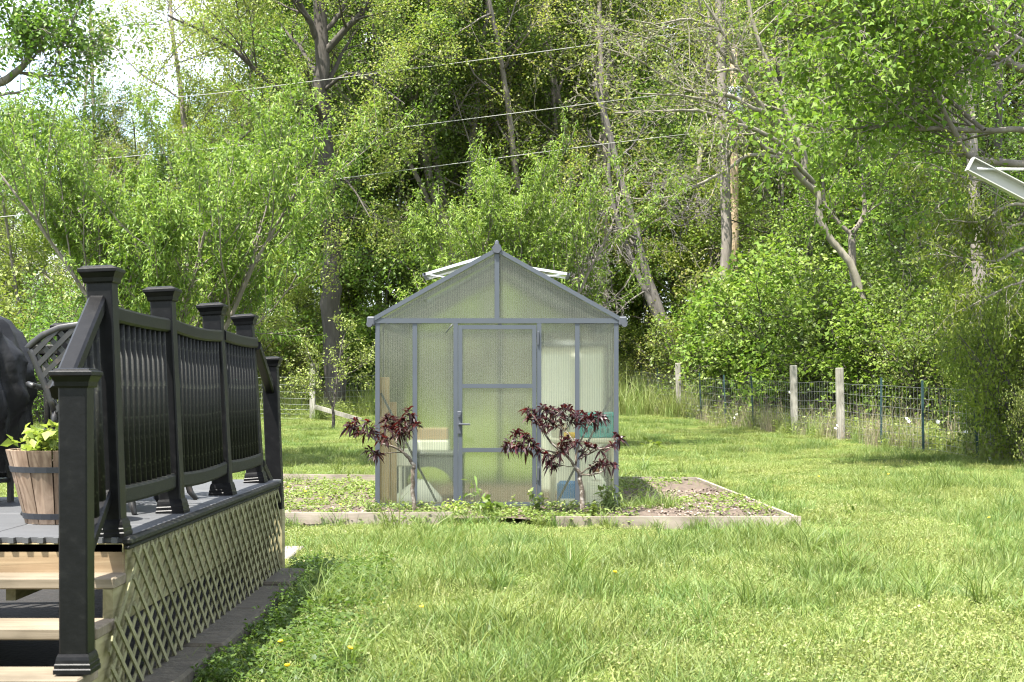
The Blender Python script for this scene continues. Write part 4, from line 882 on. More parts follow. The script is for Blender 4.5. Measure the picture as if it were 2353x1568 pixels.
fs.append(tuple((Z_ - 1) * T_ + i for i in range(T_))); b = MB(); b.add(vs, fs); obj("fabric_cover", b, M['cover'], gr, True, local=True)
for x in (-.5, .5):
    for y in (-.2, .2): b = MB(); b.tube([(x, y, 0), (x, y, .3)], .018, 8); obj("leg", b, M['iron'], gr, local=True)
b = MB(); b.box((0, 0, .12), (1.0, .42, .02)); obj("bottom_shelf", b, M['iron'], gr, local=True)
# cast metal chairs with basket weave backs
def chair(label, loc, rz):
    o = thing("metal_chair", label, "chair", loc, None, rz); o["group"] = "cast metal patio chairs"
    H = .93; hw = .25
    def edge(t):   # outline of the back, t 0..1 from left foot over the top to the right foot
        pts = [(-.13, .50), (-.165, .60), (-.205, .70), (-.235, .775), (-.252, .805), (-.225, .83), (-.18, .865), (-.10, .90), (0, .915)]
        pts = pts + [(-x, z) for x, z in pts[-2::-1]]; q = t * (len(pts) - 1); i = min(int(q), len(pts) - 2); f = q - i
        return (pts[i][0] * (1 - f) + pts[i + 1][0] * f, pts[i][1] * (1 - f) + pts[i + 1][1] * f)
    by = lambda z: -.05 * (z - .5)                       # back rakes a little
    b = MB(); b.strip([(edge(k / 32)[0], by(edge(k / 32)[1]), edge(k / 32)[1]) for k in range(33)], .03, .03); obj("back_frame", b, M['iron'], o, True, local=True)
    ring = [edge(k / 64) for k in range(65)]
    def inside(x, z):
        c = False; j = len(ring) - 1
        for i in range(len(ring)):
            (xi, zi), (xj, zj) = ring[i], ring[j]
            if (zi > z) != (zj > z) and x < (xj - xi) * (z - zi) / (zj - zi) + xi: c = not c
            j = i
        return c
    for sgn in (1, -1):
        for k in range(-9, 10):
            c = clip((k * .075 - sgn * .4, .3), (k * .075 + sgn * .4, 1.1), inside)
            if c:
                (xa, za), (xb, zb) = c; b = MB(); b.beam((xa, by(za) - .006 * sgn, za), (xb, by(zb) - .006 * sgn, zb), .012, .024, (0, 0, 1)); obj("back_slat", b, M['iron'], o, local=True)
    for s in (-1, 1): b = MB(); b.tube([(s * .13, 0, .5), (s * .14, .01, .40)], .014, 6); obj("back_support", b, M['iron'], o, True, local=True)
    b = MB(); b.prism([(-.2, 0), (-.24, .12), (-.23, .40), (-.16, .47), (.16, .47), (.23, .40), (.24, .12), (.2, 0)], .385, .41); obj("seat", b, M['iron'], o, local=True)
    for s in (-1, 1):
        b = MB(); b.tube([(s * .24, .02, .62), (s * .29, .1, .63), (s * .29, .36, .61), (s * .26, .42, .55), (s * .23, .42, .40)], .014, 6); obj("armrest", b, M['iron'], o, True, local=True)
        for y0, y1 in ((.06, -.02), (.42, .50)):
            b = MB(); b.tube([(s * .2, y0, .39), (s * .22, (y0 + y1) / 2, .22), (s * .25, y1, .045), (s * .27, y1 + (.03 if y1 > .2 else -.03), .0)], [.018, .016, .018, .012], 7); obj("leg", b, M['iron'], o, True, local=True)
    return o
chair("black cast metal chair with basket weave back between the grill and the posts", (-2.08, 7.36, DZ + .004), 0)
chair("black metal chair behind the railing, only its feet showing under the bottom rail", (-1.93, 8.55, DZ + .004), 2.2)

# ================================================================== GREENHOUSE
GX, G0, G1 = -.1515, 15.3, 19.0; HWG = 1.218; Z0 = .0; ZE = 1.894; ZR = 2.607
gh = thing("greenhouse", "small gabled greenhouse of grey aluminium and frosted twin wall panels", "greenhouse", (GX, G0, Z0)); T0 = gh.location.copy()
XL, XR = GX - HWG, GX + HWG; slope = math.atan2(ZR - ZE, HWG)
def bar(name, p0, p1, w, h, up=(0, 0, 1), mat='gframe', parent=gh): b = MB(); b.beam(p0, p1, w, h, up); return obj(name, b, M[mat], parent)
def panel(x0, x1, z0, z1, y, parent=gh):
    b = MB(); b.box(((x0 + x1) / 2, y, (z0 + z1) / 2), (x1 - x0, .006, z1 - z0)); return obj("panel", b, M['poly'], parent)
FY = G0                                     # front plane
for y in (G0, G1):
    for x in (XL + .02, XR - .02): bar("corner_post", (x, y, Z0), (x, y, ZE - .025), .045, .045, (0, 1, 0))
    bar("eave_beam", (XL - .03, y - .006, ZE), (XR + .03, y - .006, ZE), .05, .05)
    for s in (-1, 1):
        d = Vector((-s * HWG, 0, ZR - ZE)).normalized(); bar("gable_rafter", (GX + s * (HWG + .03), y - .012, ZE + .012), (GX + s * .02, y - .012, ZR - .012), .056, .042, (0, 1, 0) if False else (0, 0, 1))
    bar("gable_mullion", (GX, y - .004, ZE + .025), (GX, y - .004, ZR - .03), .048, .04, (0, 1, 0))
    if y == G0: bar("sill", (XL + .043, y, Z0 + .028), (-.555, y, Z0 + .028), .045, .056); bar("sill", (.29, y, Z0 + .028), (XR - .043, y, Z0 + .028), .045, .056)
    else: bar("sill", (XL + .043, y, Z0 + .028), (XR - .043, y, Z0 + .028), .045, .056)
for s, X in ((-1, XL), (1, XR)):
    bar("side_sill", (X - s * .02, G0 + .03, Z0 + .028), (X - s * .02, G1 - .03, Z0 + .028), .045, .056)
    bar("gutter", (X + s * .012, G0 + .03, ZE), (X + s * .012, G1 - .03, ZE), .06, .055)
    for k in range(1, 6):
        y = G0 + (G1 - G0) * k / 6; bar("side_stud", (X - s * .02, y, Z0 + .06), (X - s * .02, y, ZE - .03), .035, .035, (0, 1, 0))
        bar("roof_bar", (X, y, ZE + .02), (GX, y, ZR - .02), .035, .03)
    for k in range(6):
        y0 = G0 + (G1 - G0) * k / 6 + .02; y1 = G0 + (G1 - G0) * (k + 1) / 6 - .02
        b = MB(); b.box((X - s * .02, (y0 + y1) / 2, (Z0 + ZE) / 2 + .015), (.006, y1 - y0, ZE - Z0 - .09)); obj("panel", b, M['poly_roof'], gh)
        hole = (k == 1 and s < 0) or (k == 3 and s > 0)                 # the roof vent stands open over this bay
        f1 = .36 if hole else .98
        pa = Vector((X, 0, ZE + .03)); pb = Vector((GX, 0, ZR + .0)); p0 = pa.lerp(pb, .02); p1 = pa.lerp(pb, f1)
        b = MB(); b.beam((p0.x, (y0 + y1) / 2, p0.z), (p1.x, (y0 + y1) / 2, p1.z), y1 - y0, .006); obj("roof_panel", b, M['poly_roof'], gh)
        if hole: q = pa.lerp(pb, f1); bar("roof_bar", (q.x, y0, q.z), (q.x, y1, q.z), .03, .03)
bar("ridge_beam", (GX, G0 - .02, ZR + .005), (GX, G1 + .02, ZR + .005), .06, .04)
# roof vents
for s, y0, y1, ang in ((-1, 15.93, 16.51, 16.5), (1, 17.17, 17.73, 9.0)):
    v = thing("roof_vent", "", "vent"); 
    for k in ("label", "category"): del v[k]
    v.parent = gh; v.location = Vector((GX, y0, ZR + .03)) - T0; v.name = "roof_vent"
    d = Vector((s * math.cos(R(ang)), 0, -math.sin(R(ang)))); L = .80; o0 = wloc(v)
    def pt(t, y): return o0 + d * (t * L) + Vector((0, y, 0))
    b = MB(); b.beam(pt(.02, (y1 - y0) / 2), pt(.98, (y1 - y0) / 2), y1 - y0 - .02, .006); obj("pane", b, M['poly_roof'], v)
    for y in (0, y1 - y0): b = MB(); b.beam(pt(0, y), pt(1, y), .03, .028); obj("vent_frame", b, M['alu'], v)
    b = MB(); b.beam(pt(1, -.015), pt(1, y1 - y0 + .015), .035, .03); obj("vent_edge", b, M['gdark'], v)
    ua = .46 if s < 0 else .30; rp = Vector((GX + s * ua, y0, ZE + (ZR - ZE) * (1 - ua / HWG) + .03))
    b = MB(); b.beam(rp + Vector((0, .03, 0)), pt(.97, .03), .014, .014); obj("stay_arm", b, M['alu'], v)
# connectors
b = MB(); b.tube([(GX, G0 - .055, ZR + .01), (GX, G0 + .03, ZR + .01)], [.05, .056], 6); b.lathe([(.028, 0), (.02, .05), (.001, .065)], (GX, G0 - .01, ZR + .035), 8, caps=False); obj("ridge_cap", b, M['gdark'], gh)
for s, X in ((-1, XL), (1, XR)):
    b = MB(); b.cbox((X + s * .045 - .04, G0 - .05, ZE - .05), (X + s * .045 + .04, G0 + .05, ZE + .042), .012)
    b.tube([(X + s * .06, G0 - .06, ZE - .035), (X + s * .06, G0 + .04, ZE - .035)], .03, 10); obj("gutter_cap", b, M['gdark'], gh)
# front wall
MX = (-.975, .655); DJ0, DJ1 = -.555, .29
for x in MX: bar("mullion", (x, FY - .004, Z0 + .05), (x, FY - .004, ZE - .026), .046, .036, (0, 1, 0))
bar("door_jamb", (-.565, FY - .006, Z0), (-.565, FY - .006, ZE - .026), .045, .05, (0, 1, 0)); bar("door_jamb", (.272, FY - .006, Z0), (.272, FY - .006, ZE - .026), .045, .05, (0, 1, 0))
for x0, x1 in ((XL + .045, MX[0] - .024), (MX[0] + .024, -.59), (.296, MX[1] - .024), (MX[1] + .024, XR - .045)): panel(x0, x1, Z0 + .058, ZE - .03, FY + .004)
for s in (-1, 1):                            # gable glazing
    b = MB(); xi = GX + s * .026; xo = GX + s * (HWG - .04); zi = ZR - .045; zl = ZE + .027
    v_ = [(xi, zl), (xo, zl), (xi, zi)]
    for y in (FY + .001, FY + .007): b.v += [(x, y, z) for x, z in v_]
    b.f = [(0, 1, 2), (5, 4, 3), (0, 3, 4, 1), (1, 4, 5, 2), (2, 5, 3, 0)]; obj("gable_panel", b, M['poly'], gh)
    b = MB(); b.v = [(x, G1 - .003 + k, z) for k in (0, .006) for x, z in v_]; b.f = [(0, 1, 2), (5, 4, 3), (0, 3, 4, 1), (1, 4, 5, 2), (2, 5, 3, 0)]; obj("gable_panel", b, M['poly'], gh)
    x = XL + .05 if s < 0 else XR - .05
    bar("corner_brace", (x, FY + .04, 1.17), (x - s * .56, FY + .04, Z0 + .07), .022, .01, (0, 1, 0))
bk = [XL + .045, -.76, GX, .46, XR - .045]   # rear wall
for i in range(4):
    panel(bk[i] + .02, bk[i + 1] - .02, Z0 + .058, ZE - .03, G1)
    if i: bar("mullion", (bk[i], G1 - .004, Z0 + .05), (bk[i], G1 - .004, ZE - .026), .046, .036, (0, 1, 0))
# door
dr = link(bpy.data.objects.new("door", None), gh); dr.location = Vector((-.13, FY - .02, Z0)) - T0
dx0, dx1, dz0, dz1 = -.538, .244, Z0 + .03, ZE - .045
for x in (dx0 + .02, dx1 - .02): bar("stile", (x, FY - .022, dz0), (x, FY - .022, dz1), .042, .036, (0, 1, 0), parent=dr)
for z in (dz0 + .025, .598, 1.24, dz1 - .02): bar("door_rail", (dx0 + .041, FY - .022, z), (dx1 - .041, FY - .022, z), .034, .042, parent=dr)
for z0, z1 in ((dz0 + .046, .577), (.619, 1.219), (1.261, dz1 - .041)): panel(dx0 + .042, dx1 - .042, z0, z1, FY - .02, dr)
b = MB(); b.cbox((-.548, FY - .052, .76), (-.508, FY - .04, .985), .005); b.tube([(-.528, FY - .075, .858), (-.528, FY - .04, .858)], .011, 8); b.tube([(-.532, FY - .078, .858), (-.42, FY - .078, .856)], .0095, 8); b.lathe([(.012, -.012), (.012, .012)], (-.528, FY - .056, .94), 8); obj("handle", b, M['gdark'], dr)
for z in (1.72, .36): b = MB(); b.cbox((.252, FY - .05, z - .07), (.272, FY - .03, z + .07), .004); obj("hinge", b, M['gdark'], dr)
b = MB(); b.tube([(-.59, FY - .03, 1.865), (-.62, FY - .03, 1.83), (-.665, FY - .025, 1.77)], .005, 6); tag(obj("cable_tie", b, M['gdark'], None, True), "short black tie dangling from the greenhouse eave left of the door", "tie")

# ---- what stands inside
b = MB(); b.cbox((-1.335, 15.40, .01), (-1.24, 15.44, 1.33), .004); b.cbox((-1.29, 15.455, .01), (-1.17, 15.50, 1.08), .004); pk = obj("timber_plank", b, M['plank'], None); tag(pk, "yellowish timber plank standing upright behind the left front panel", "plank")
tb = thing("plastic_table", "dark grey arched plastic table inside the greenhouse, left", "table", (-.88, 16.3, gz(-.9, 16.3)))
b = MB(); b.cbox((-.38, -.30, .50), (.38, .30, .55), .015); obj("top", b, M['grey_plastic'], tb, local=True)
for y in (-.27, .27):
    b = MB(); n = 10; op = [(.27 * math.cos(math.pi * (1 - k / n)), .15 + .24 * math.sin(math.pi * k / n)) for k in range(n + 1)]
    poly = [(-.36, 0), (-.36, .498), (.36, .498), (.36, 0), (.27, 0)] + op[::-1] + [(-.27, 0)]
    m_ = len(poly); b.v = [(x, y - .015, z) for x, z in poly] + [(x, y + .015, z) for x, z in poly]
    b.f = [tuple(range(m_)), tuple(range(2 * m_ - 1, m_ - 1, -1))] + [(i, m_ + i, m_ + (i + 1) % m_, (i + 1) % m_) for i in range(m_)]; obj("leg_panel", b, M['grey_plastic'], tb, local=True)
b = MB(); b.cbox((-.40, .0, .0), (-.02, .26, .12), .006); b.shift((-.88 + .22, 16.05, gz(-.9, 16.3) + .672)); tag(obj("cardboard_box", b, M['card'], None), "tan cardboard carton on the grey table in the greenhouse", "box")
b = MB(); b.cbox((-.42, -.02, .0), (.0, .28, .115), .012); b.shift((-.88 + .21, 16.04, gz(-.9, 16.3) + .552)); tag(obj("white_tray", b, M['white_plastic'], None), "white tray under the tan carton in the greenhouse", "tray")
def sack(name, label, cat, loc, sx_, sy_, h, mat, seed):
    g = VNoise(seed); b = MB(); vs = []; T = 18
    prof = [(0, .85), (.12, 1.0), (.4, .97), (.7, .72), (.9, .4), (1, .08)]
    for z, r_ in prof:
        for i in range(T):
            a = 2 * math.pi * i / T; f = r_ * (1 + .28 * (g(i * .55, z * 3) - .5)); vs.append((sx_ * f * math.cos(a) + .1 * sx_ * z, sy_ * f * math.sin(a), h * z * (.9 + .2 * g(i * .4, 7))))
    b.add(vs, [(j * T + i, j * T + (i + 1) % T, (j + 1) * T + (i + 1) % T, (j + 1) * T + i) for j in range(len(prof) - 1) for i in range(T)] + [tuple(len(vs) - T + i for i in range(T))]); b.shift(loc); return tag(obj(name, b, M[mat], None, True), label, cat)
sack("white_sack", "slumped white plastic sack on the greenhouse floor, left", "sack", (-.98, 15.72, gz(-1, 15.7)), .24, .16, .27, 'white_plastic', 5)
b = MB(); b.cbox((-1.22, 15.6, .42), (-1.03, 15.66, .60), .01); b.tube([(-1.145, 15.63, .0), (-1.145, 15.63, .42)], .018, 8); b.tube([(-1.10, 15.63, .0), (-1.10, 15.63, .42)], .006, 6); tag(obj("plastic_sign_board", b, M['white_plastic'], None), "blank whitish plastic plate on a tube stand behind the left plum tree", "plate")
cb = thing("white_cabinet", "tall whitish storage cabinet behind the right front panels", "cabinet", (.68, 17.4, gz(.7, 17.4)))
b = MB(); b.cbox((-.36, 0, .04), (.36, .45, 1.70), .01); obj("body", b, M['cream_plastic'], cb, local=True)
for x in (-.178, .178): b = MB(); b.cbox((x - .172, -.022, .06), (x + .172, -.002, 1.62), .006); obj("door", b, M['white_plastic'], cb, local=True)
b = MB(); b.cbox((-.38, -.04, 1.702), (.38, .47, 1.76), .012); obj("lid", b, M['grey_plastic'], cb, local=True)
ut = thing("utility_table", "cream plastic table with thick legs inside the greenhouse, right", "table", (.74, 15.85, gz(.74, 15.8)))
b = MB(); b.cbox((-.36, -.24, .68), (.36, .24, .74), .02); obj("top", b, M['cream_plastic'], ut, local=True)
for x in (-.30, .30):
    for y in (-.19, .19): b = MB(); b.tube([(x, y, .68), (x * 1.08, y * 1.05, 0)], [.032, .022], 10); obj("leg", b, M['cream_plastic'], ut, True, local=True)
zt = gz(.74, 15.8) + .742
cr_ = thing("teal_crate", "teal plastic crate with oval vents on the cream table", "crate", (.87, 15.80, zt))
b = MB(); b.cbox((-.17, -.15, 0), (.17, .15, .24), .012); obj("body", b, M['teal'], cr_, local=True); b = MB(); b.cbox((-.18, -.16, .215), (.18, .16, .262), .01); obj("rim", b, M['teal'], cr_, local=True)
for r_ in range(2):
    for k in range(5): b = MB(); b.cbox((-.135 + k * .06, -.156, .05 + r_ * .075), (-.108 + k * .06, -.148, .10 + r_ * .075), .003); obj("vent_hole_shade", b, M['teal_shade'], cr_, local=True)  # solid blocks on the face; darker teal paints the shade of open vents
b = MB(); b.lathe([(.085, 0), (.105, .14), (.112, .145), (.112, .155)], (.50, 15.80, zt), 18); tag(obj("white_tub", b, M['white_plastic'], None, True), "round white tub on the cream table behind the right plum tree", "tub")
b = MB(); b.lathe([(.045, 0), (.062, .015), (.07, .05), (.06, .056)], (.60, 15.66, zt), 16); tag(obj("scrub_brush", b, M['yellow'], None, True), "bright yellow scrub brush head on the cream table", "brush")
jg = thing("plastic_jug", "white ribbed plastic jug under the cream table", "jug", (.86, 15.62, gz(.86, 15.6)))
b = MB(); b.cbox((-.10, -.08, 0), (.10, .08, .32), .03); b.lathe([(.09, .318), (.05, .36), (.035, .37), (.035, .40)], n=14); obj("body", b, M['white_plastic'], jg, local=True)
for k in range(7): b = MB(); b.cbox((-.07, -.086, .09 + k * .028), (.07, -.079, .10 + k * .028), .002); obj("rib", b, M['white_plastic'], jg, local=True)
b = MB(); b.lathe([(.038, .395), (.038, .43)], n=12); obj("cap", b, M['orange'], jg, True, local=True)
b = MB(); b.cbox((-.11, -.05, 0), (.11, .05, .30), .03); b.shift((.575, 15.66, gz(.6, 15.6))); bb = tag(obj("blue_bag", b, M['blue'], None), "blue and white bag leaning below the cream table", "bag")
b = MB(); b.cbox((.495, 15.602, gz(.6, 15.6) + .03), (.655, 15.608, gz(.6, 15.6) + .12), .002); obj("white_label", b, M['white_plastic'], bb)

# ================================================================== GARDEN BED
bed = thing("garden_bed", "large low garden bed framed by weathered boards round the greenhouse", "garden bed", (0, 14.0, gz(0, 14)))
def board(p0, p1, h, w=.04, mat='bed_wood', zt0=None, zt1=None):
    p0 = Vector(p0); p1 = Vector(p1); d = p1 - p0; b = MB(); b.beam(p0, p1, w, h); obj("board", b, M[mat], bed)
board((-3.0, 14.12, -.005), (-.55, 14.05, .012), .12); board((.385, 14.0, -.025), (2.65, 13.98, -.022), .12)
board((2.632, 14.005, -.028), (2.335, 19.2, .05), .11, mat='bed_wood_y'); board((2.33, 19.22, .065), (1.1, 19.2, .075), .09); board((-1.5, 19.25, .085), (-3.0, 19.28, .10), .10); board((-2.95, 14.16, -.02), (-2.98, 19.24, .06), .11, mat='bed_wood_y')
board((-.545, 14.62, -.02), (.40, 14.6, -.02), .07)
bx = np.arange(-2.92, 2.62, .14); by_ = np.arange(14.06, 19.21, .14); BX, BY = np.meshgrid(bx, by_); lim = 2.6 - .0577 * (BY - 14); BX2 = np.minimum(BX, lim)
vnb = VNoise(33); BZ = ground_z(BX2, BY) + .018 + .035 * vnb(BX * 2.2, BY * 2.2) + .02 * vnb(BX * 5, BY * 5)
ix = np.arange(BX.size).reshape(BX.shape); q = np.stack([ix[:-1, :-1], ix[:-1, 1:], ix[1:, 1:], ix[1:, :-1]], -1).reshape(-1, 4)
struct(obj("bed_soil", np_mesh("bed_soil", np.stack([BX2.ravel(), BY.ravel(), BZ.ravel()], -1), q, None, M['soil'], smooth=True), None))
def bed_z(x, y): return ground_z(x, y) + .018 + .035 * vnb(np.asarray(x) * 2.2 , np.asarray(y) * 2.2) + .02 * vnb(np.asarray(x) * 5, np.asarray(y) * 5)
def out_gh(x, y): return ~((x > XL - .03) & (x < XR + .03) & (y > G0 - .03) & (y < G1 + .03))
n = 14000; x = rng.uniform(-2.9, 2.6, n); y = rng.uniform(14.06, 19.15, n); k = (x < 2.58 - .0577 * (y - 14)) & out_gh(x, y) & (vn1(x * 1.1, y * 1.3) > .5); x, y = x[k], y[k]; n = len(x)
dirs = np.concatenate([rng.normal(0, 1, (n, 2)), rng.normal(0, .25, (n, 1))], 1)
stuff(obj("mulch", leaves("mulch", np.stack([x, y, bed_z(x, y) + .008], -1), dirs, .036, M['chip'], 'oval', up=np.array([0, 0, 1.]) + rng.normal(0, .35, (n, 3))), None))
# low weeds over the bed and rank ground cover in the shade of the deck
def ground_cover(name, x, y, zf, h, size, mat, tpl='oval', per=16, rad=.05):
    n = len(x); X = np.repeat(x, per); Y = np.repeat(y, per); Hh = np.repeat(rng.uniform(.3, 1, n) * h, per)
    a = rng.uniform(0, 6.28, n * per); r_ = rad * np.sqrt(rng.random(n * per)); px = X + r_ * np.cos(a); py = Y + r_ * np.sin(a)
    P = np.stack([px, py, zf(px, py) + Hh * rng.random(n * per)], -1); D = np.stack([np.cos(a), np.sin(a), rng.normal(.15, .3, n * per)], -1)
    return stuff(obj(name, leaves(name, P, D, size, mat, tpl, droop=.15), None))
n = 1000; x = rng.uniform(-2.9, 2.58, n); y = rng.uniform(14.06, 19.15, n); k = (x < 2.56 - .0577 * (y - 14)) & out_gh(x, y) & ((vn2(x * .9 + 3, y * .9) > .38) | (x < -1.4)); ground_cover("bed_weeds", x[k], y[k], bed_z, .09, .034, M['leaf_shrub'], per=22, rad=.075)
n = 200; x = rng.uniform(-1.4, 1.15, n); y = rng.uniform(13.95, 15.25, n); ground_cover("threshold_weeds", x, y, bed_z, .08, .036, M['leaf_weed'], per=16, rad=.06)
n = 600; y = rng.uniform(6.6, 11.2, n); x = -1.36 + .6 * rng.random(n) ** 1.8 - .12 * (y > 10.3); ground_cover("shade_weeds", x, y, ground_z, .13, .026, M['leaf_deep'], 'maple', per=26, rad=.065)
n = 900; x = rng.uniform(-2.2, 5.5, n); y = rng.uniform(7, 24, n); k = free(x, y) & (np.abs(x) < .36 * y) & (lush(x, y) < .5); ground_cover("clover_patches", x[k], y[k], ground_z, .05, .035, M['leaf_weed'], per=12, rad=.07)
# rank growth along the fence foot
xs = []; ys = []
for i in range(len(FP) - 1):
    (x0, y0), (x1, y1) = FP[i], FP[i + 1]; L = math.hypot(x1 - x0, y1 - y0); n = int(L * 20); t = rng.random(n); nx_, ny_ = (y1 - y0) / L, -(x1 - x0) / L; s_ = rng.normal(.75, .55, n)
    if nx_ < 0: nx_, ny_ = -nx_, -ny_
    if i < 2: nx_, ny_ = 0, 1
    xs.append(x0 + (x1 - x0) * t + nx_ * s_); ys.append(y0 + (y1 - y0) * t + ny_ * s_)
xs = np.concatenate(xs); ys = np.concatenate(ys); ground_cover("fence_weeds", xs, ys, ground_z, .55, .06, M['leaf_shrub'], 'oval', per=26, rad=.22)
RK = [blade_mesh("rank_%d" % k, 90, .22, .55, .010, .5, M['blade'], 80 + k) for k in range(3)]
k = rng.random(len(xs)) < .45; x, y = xs[k], ys[k]; n = len(x); s_ = rng.uniform(.3, .75, n)
scatter("fence_grass", np.stack([x, y, ground_z(x, y)], -1), np.stack([np.zeros(n), np.zeros(n), rng.uniform(0, 6.28, n)], -1), np.stack([s_, s_, s_], -1), rng.integers(0, 3, n), RK)
x = rng.uniform(-26, 6, 700); y = rng.uniform(45, 56, 700); n = 700; s_ = rng.uniform(.7, 1.6, n)
scatter("meadow_grass", np.stack([x, y, ground_z(x, y)], -1), np.stack([np.zeros(n), np.zeros(n), rng.uniform(0, 6.28, n)], -1), np.stack([s_, s_, s_], -1), rng.integers(0, 3, n), RK)

M['dry'] = leafmat('dry_stalk', [(.10, .085, .05), (.22, .19, .12), (.34, .30, .21)], trans=.1, rough=.8, vary=.2)
DR = [blade_mesh("dry_%d" % q, 40, .25, .75, .008, .35, M['dry'], 90 + q) for q in range(3)]
k = (rng.random(len(xs)) < .32) & (xs > 3); x, y = xs[k] - .25, ys[k]; n = len(x); s_ = rng.uniform(.35, .85, n)
scatter("dry_stalks", np.stack([x, y, ground_z(x, y)], -1), np.stack([np.zeros(n), np.zeros(n), rng.uniform(0, 6.28, n)], -1), np.stack([s_, s_, s_], -1), rng.integers(0, 3, n), DR)
# single weeds by the greenhouse door and elsewhere
def z4(x, y): return ((1000 + x / 2.614) * .7843, (1150 + y / 2.614) * .7843)
def on_bed(px, d): x = (px - CX) * d / F; return (x, d, float(bed_z(x, d)) - .01)
leafy("tall_weed", "tall willow leaved weed in front of the greenhouse door", "weed", on_bed(1101, 14.5), 2, .36, .15, 16, .10, M['leaf_weed'], 'lance', 411, .5)
leafy("leafy_weed", "dark green leafy weed at the foot of the greenhouse door", "weed", on_bed(1124, 14.35), 9, .17, .9, 10, .06, M['leaf_deep'], 'maple', 412, .2)
leafy("pale_weed", "pale yellow green weed at the end of the left bed board", "weed", on_bed(1046, 14.4), 12, .17, .9, 12, .035, M['leaf_lime'], 'oval', 413, .2)
leafy("corner_weed", "bushy weed at the left front corner of the greenhouse", "weed", on_bed(862, 14.5), 12, .20, 1.0, 14, .05, M['leaf_weed'], 'lance', 414, .3)
leafy("hinge_weed", "leafy weed growing below the door hinge", "weed", on_bed(1237, 14.8), 6, .24, .4, 16, .05, M['leaf_weed'], 'oval', 415, .2)
leafy("trunk_weed", "dark ivy like weed round the foot of the right plum tree", "weed", on_bed(1352, 14.6), 10, .13, 1.4, 10, .045, M['leaf_deep'], 'maple', 416, .2)
leafy("edge_weed", "grassy weed at the right front corner of the greenhouse", "weed", on_bed(1405, 14.9), 14, .26, .5, 10, .09, M['leaf_weed'], 'lance', 417, .4)
leafy("middle_weed", "small yellow green weed on the door threshold", "weed", on_bed(1170, 14.5), 4, .16, .4, 12, .04, M['leaf_lime'], 'oval', 418, .2)
for k, (px, py, d, lab) in enumerate(((872, 1280, 11.6, "large grey green leaf rosette in the grass left of centre"), (865, 1445, 8.0, "broad leaf rosette low in the grass beside the shaded weeds"), (560, 1515, 7.3, "broad pale dock leaves beside the edging stones"), (1955, 1185, 14.6, "dark leaf rosette right of the garden bed"), (1500, 1027, 30, "dark clump of dock leaves on the far lawn"))):
    x = (px - CX) * d / F; leafy("dock_plant", lab, "weed", (x, d, gz(x, d)), 7, .08 if d < 20 else .12, 1.8, 5 if d < 20 else 8, .07 if d < 20 else .16, M['leaf_weed'] if k in (0, 2) else M['leaf_deep'], 'broad', 420 + k, .2)
# dandelions
dn = [(640, 1475), (655, 1530), (800, 1490), (1410, 1315), (2270, 1190), (1880, 1095), (2040, 1090), (965, 1395), (700, 1130), (735, 1145), (660, 1120), (780, 1160)]
head = MB(); head.lathe([(.002, -.006), (.010, -.003), (.014, .003), (.009, .008), (.002, .009)], n=9, caps=False); head_me = head.mesh("flower_head", M['petal'])
stm = MB(); stm.tube([(0, 0, 0), (.008, 0, .05), (.01, 0, .1)], .0022, 5); stm_me = stm.mesh("flower_stem", M['leaf_lime'])
for px, py in dn:
    d = 9.0
    for _ in range(25): x = (px - CX) * d / F; d = (EYE - gz(x, d) - .1) * F / (py - HY)
    o = thing("dandelion", "yellow dandelion flower in the lawn", "flower", (x, d, gz(x, d)), "dandelions in the lawn"); inst("stem", stm_me, o); inst("flower_head", head_me, o, (.01, 0, .1), (random.uniform(-.4, .4), random.uniform(-.4, .4), 0))
# white blossoms along the fence
fl = MB()
for k in range(5): a = 2 * math.pi * k / 5; fl.add([(0, 0, 0), (.03 * math.cos(a - .5), .03 * math.sin(a - .5), .01), (.05 * math.cos(a), .05 * math.sin(a), .012), (.03 * math.cos(a + .5), .03 * math.sin(a + .5), .01)], [(0, 1, 2, 3)])
flm = fl.mesh("blossom", M['white_petal'])
for px, py, d in ((1608, 940, 44.5), (1690, 955, 41), (1820, 905, 36.5), (1920, 980, 33.2), (2085, 965, 29.6), (2160, 975, 28), (2280, 1060, 25.6), (1595, 985, 42.5), (2222, 990, 27)):
    for q in range(2):
        p = at(px + random.uniform(-6, 6), py + random.uniform(-6, 6), d - .25); o = inst("blossom", flm, None, p, (R(60) + random.uniform(-.5, .5), random.uniform(-.5, .5), 0), (.8,) * 3)
        tag(o, "small white wild blossom among the weeds at the right fence", "blossom", "white blossoms at the right fence")

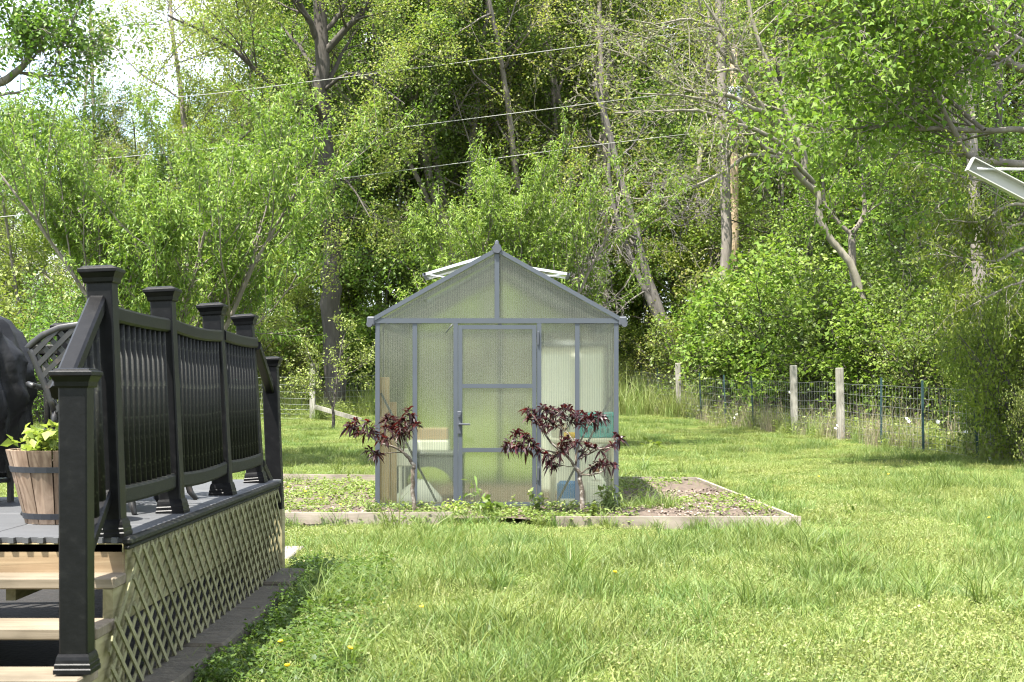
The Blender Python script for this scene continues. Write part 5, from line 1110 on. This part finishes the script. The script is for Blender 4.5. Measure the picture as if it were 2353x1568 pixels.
# ================================================================== PURPLE LEAVED PLUM TREES
def plum(label, seed, d, stems, tufts, conv):
    t = Tree(seed); sk = []; base = None
    for pts, r0, r1, dr in stems:
        W3 = [at(*conv(*p), d - dr * i / (len(pts) - 1)) for i, p in enumerate(pts)]
        if base is None: base = W3[0].copy(); base.z = float(bed_z(base.x, base.y)) - .03; W3[0] = base.copy()
        Q, ds, rad, L = t.path(W3, r0, r1, wob=.25); sk += [Vector(q) for q in Q]
    for x, y in tufts:
        p0 = at(*conv(x, y), d); near = min(sk[6:], key=lambda q: (q.x - p0.x) ** 2 + (q.z - p0.z + .05) ** 2); p = Vector((p0.x, near.y + t.g.uniform(-.13, .13), p0.z - .02))
        mid = near.lerp(p, .5) + Vector((0, t.g.uniform(-.02, .02), -.01)); t.path([near, mid, p], .006, .003, 2); dv = unit(np.array(tuple(p - near)) + np.array([0, 0, .06]))
        m = 26; u = t.g.uniform(.25, 1.1, m)[:, None]; t.lp.append(np.array(tuple(mid)) * (1 - u) + np.array(tuple(p)) * u + t.g.normal(0, .008, (m, 3)))
        t.ld.append(unit(dv * .45 + t.g.normal(0, .6, (m, 3)) + np.array([0, 0, .18])))
    o = thing("plum_tree", label, "tree", base); o["group"] = "purple leaved trees before the greenhouse"
    inst("trunk", t.wood_mesh("plum_wood", M['bark_plum'], (8, 5, 4), base), o); inst("crown", t.leaf_mesh("plum_leaf", M['leaf_plum'], .085, 'lance', .5, base), o)
plum("small purple leaved tree with bent trunk, left of the greenhouse door", 501, 14.55,
     [([(562, 925), (552, 820), (548, 700), (552, 600), (555, 565), (535, 520), (490, 475)], .022, .017, 0), ([(490, 475), (440, 435), (380, 412), (320, 400), (270, 370), (210, 320), (140, 250)], .013, .005, .15), ([(470, 465), (420, 380), (395, 320), (370, 240)], .010, .004, -.12), ([(475, 465), (480, 400), (500, 330), (525, 250), (510, 160)], .010, .004, .05), ([(470, 462), (400, 462), (320, 468), (290, 465)], .006, .003, .05)],
     [(110, 200), (60, 250), (90, 230), (220, 205), (250, 250), (260, 290), (180, 300), (350, 160), (330, 200), (400, 195), (390, 240), (510, 125), (545, 165), (480, 200), (580, 230), (510, 255), (450, 300), (350, 335), (215, 425), (290, 455), (270, 470), (390, 270), (300, 325), (140, 290), (460, 230), (540, 220), (330, 250), (420, 300), (480, 290), (120, 260)], z4)
plum("larger purple leaved tree with three spreading limbs, right of the greenhouse door", 502, 14.6,
     [([(1862, 950), (1845, 850), (1835, 720), (1826, 640), (1800, 585)], .027, .021, 0), ([(1805, 590), (1760, 530), (1700, 460), (1600, 380), (1550, 290), (1480, 200), (1440, 140)], .016, .005, .12), ([(1700, 460), (1580, 450), (1450, 400), (1330, 370)], .009, .004, .12), ([(1792, 565), (1805, 440), (1840, 360), (1880, 280), (1940, 200)], .012, .004, -.1), ([(1805, 440), (1740, 320), (1650, 260), (1600, 170)], .008, .004, -.12),
      ([(1832, 632), (1930, 630), (2010, 600), (2060, 550)], .010, .004, .1), ([(1838, 622), (1900, 575), (1960, 540)], .007, .004, .1), ([(1822, 510), (1960, 440), (2060, 420), (2110, 340)], .009, .004, -.1), ([(1795, 570), (1740, 570), (1700, 560)], .005, .003, 0)],
     [(1420, 110), (1470, 140), (1440, 180), (1540, 95), (1580, 120), (1620, 105), (1540, 180), (1500, 220), (1590, 200), (1620, 250), (1700, 105), (1740, 95), (1760, 125), (1700, 160), (1690, 220), (1810, 140), (1860, 155), (1920, 170), (1980, 160), (2010, 180), (1900, 210), (1830, 220), (1950, 210), (1350, 280), (1320, 300), (1400, 310), (1440, 340), (1380, 380), (1280, 370), (1260, 400), (1340, 400), (1470, 390), (1420, 430), (1510, 440), (1560, 470), (1600, 510), (1630, 550), (1700, 340), (1740, 350), (1720, 390), (1800, 370), (1880, 380), (1860, 440), (2110, 310), (2140, 340), (2080, 390), (1990, 430), (1940, 410), (1960, 540), (2020, 530), (2080, 540), (1920, 570), (1650, 470), (1680, 430), (1560, 240), (1640, 140), (1780, 180), (1480, 180), (1890, 180), (1600, 540), (1990, 520)], z4)
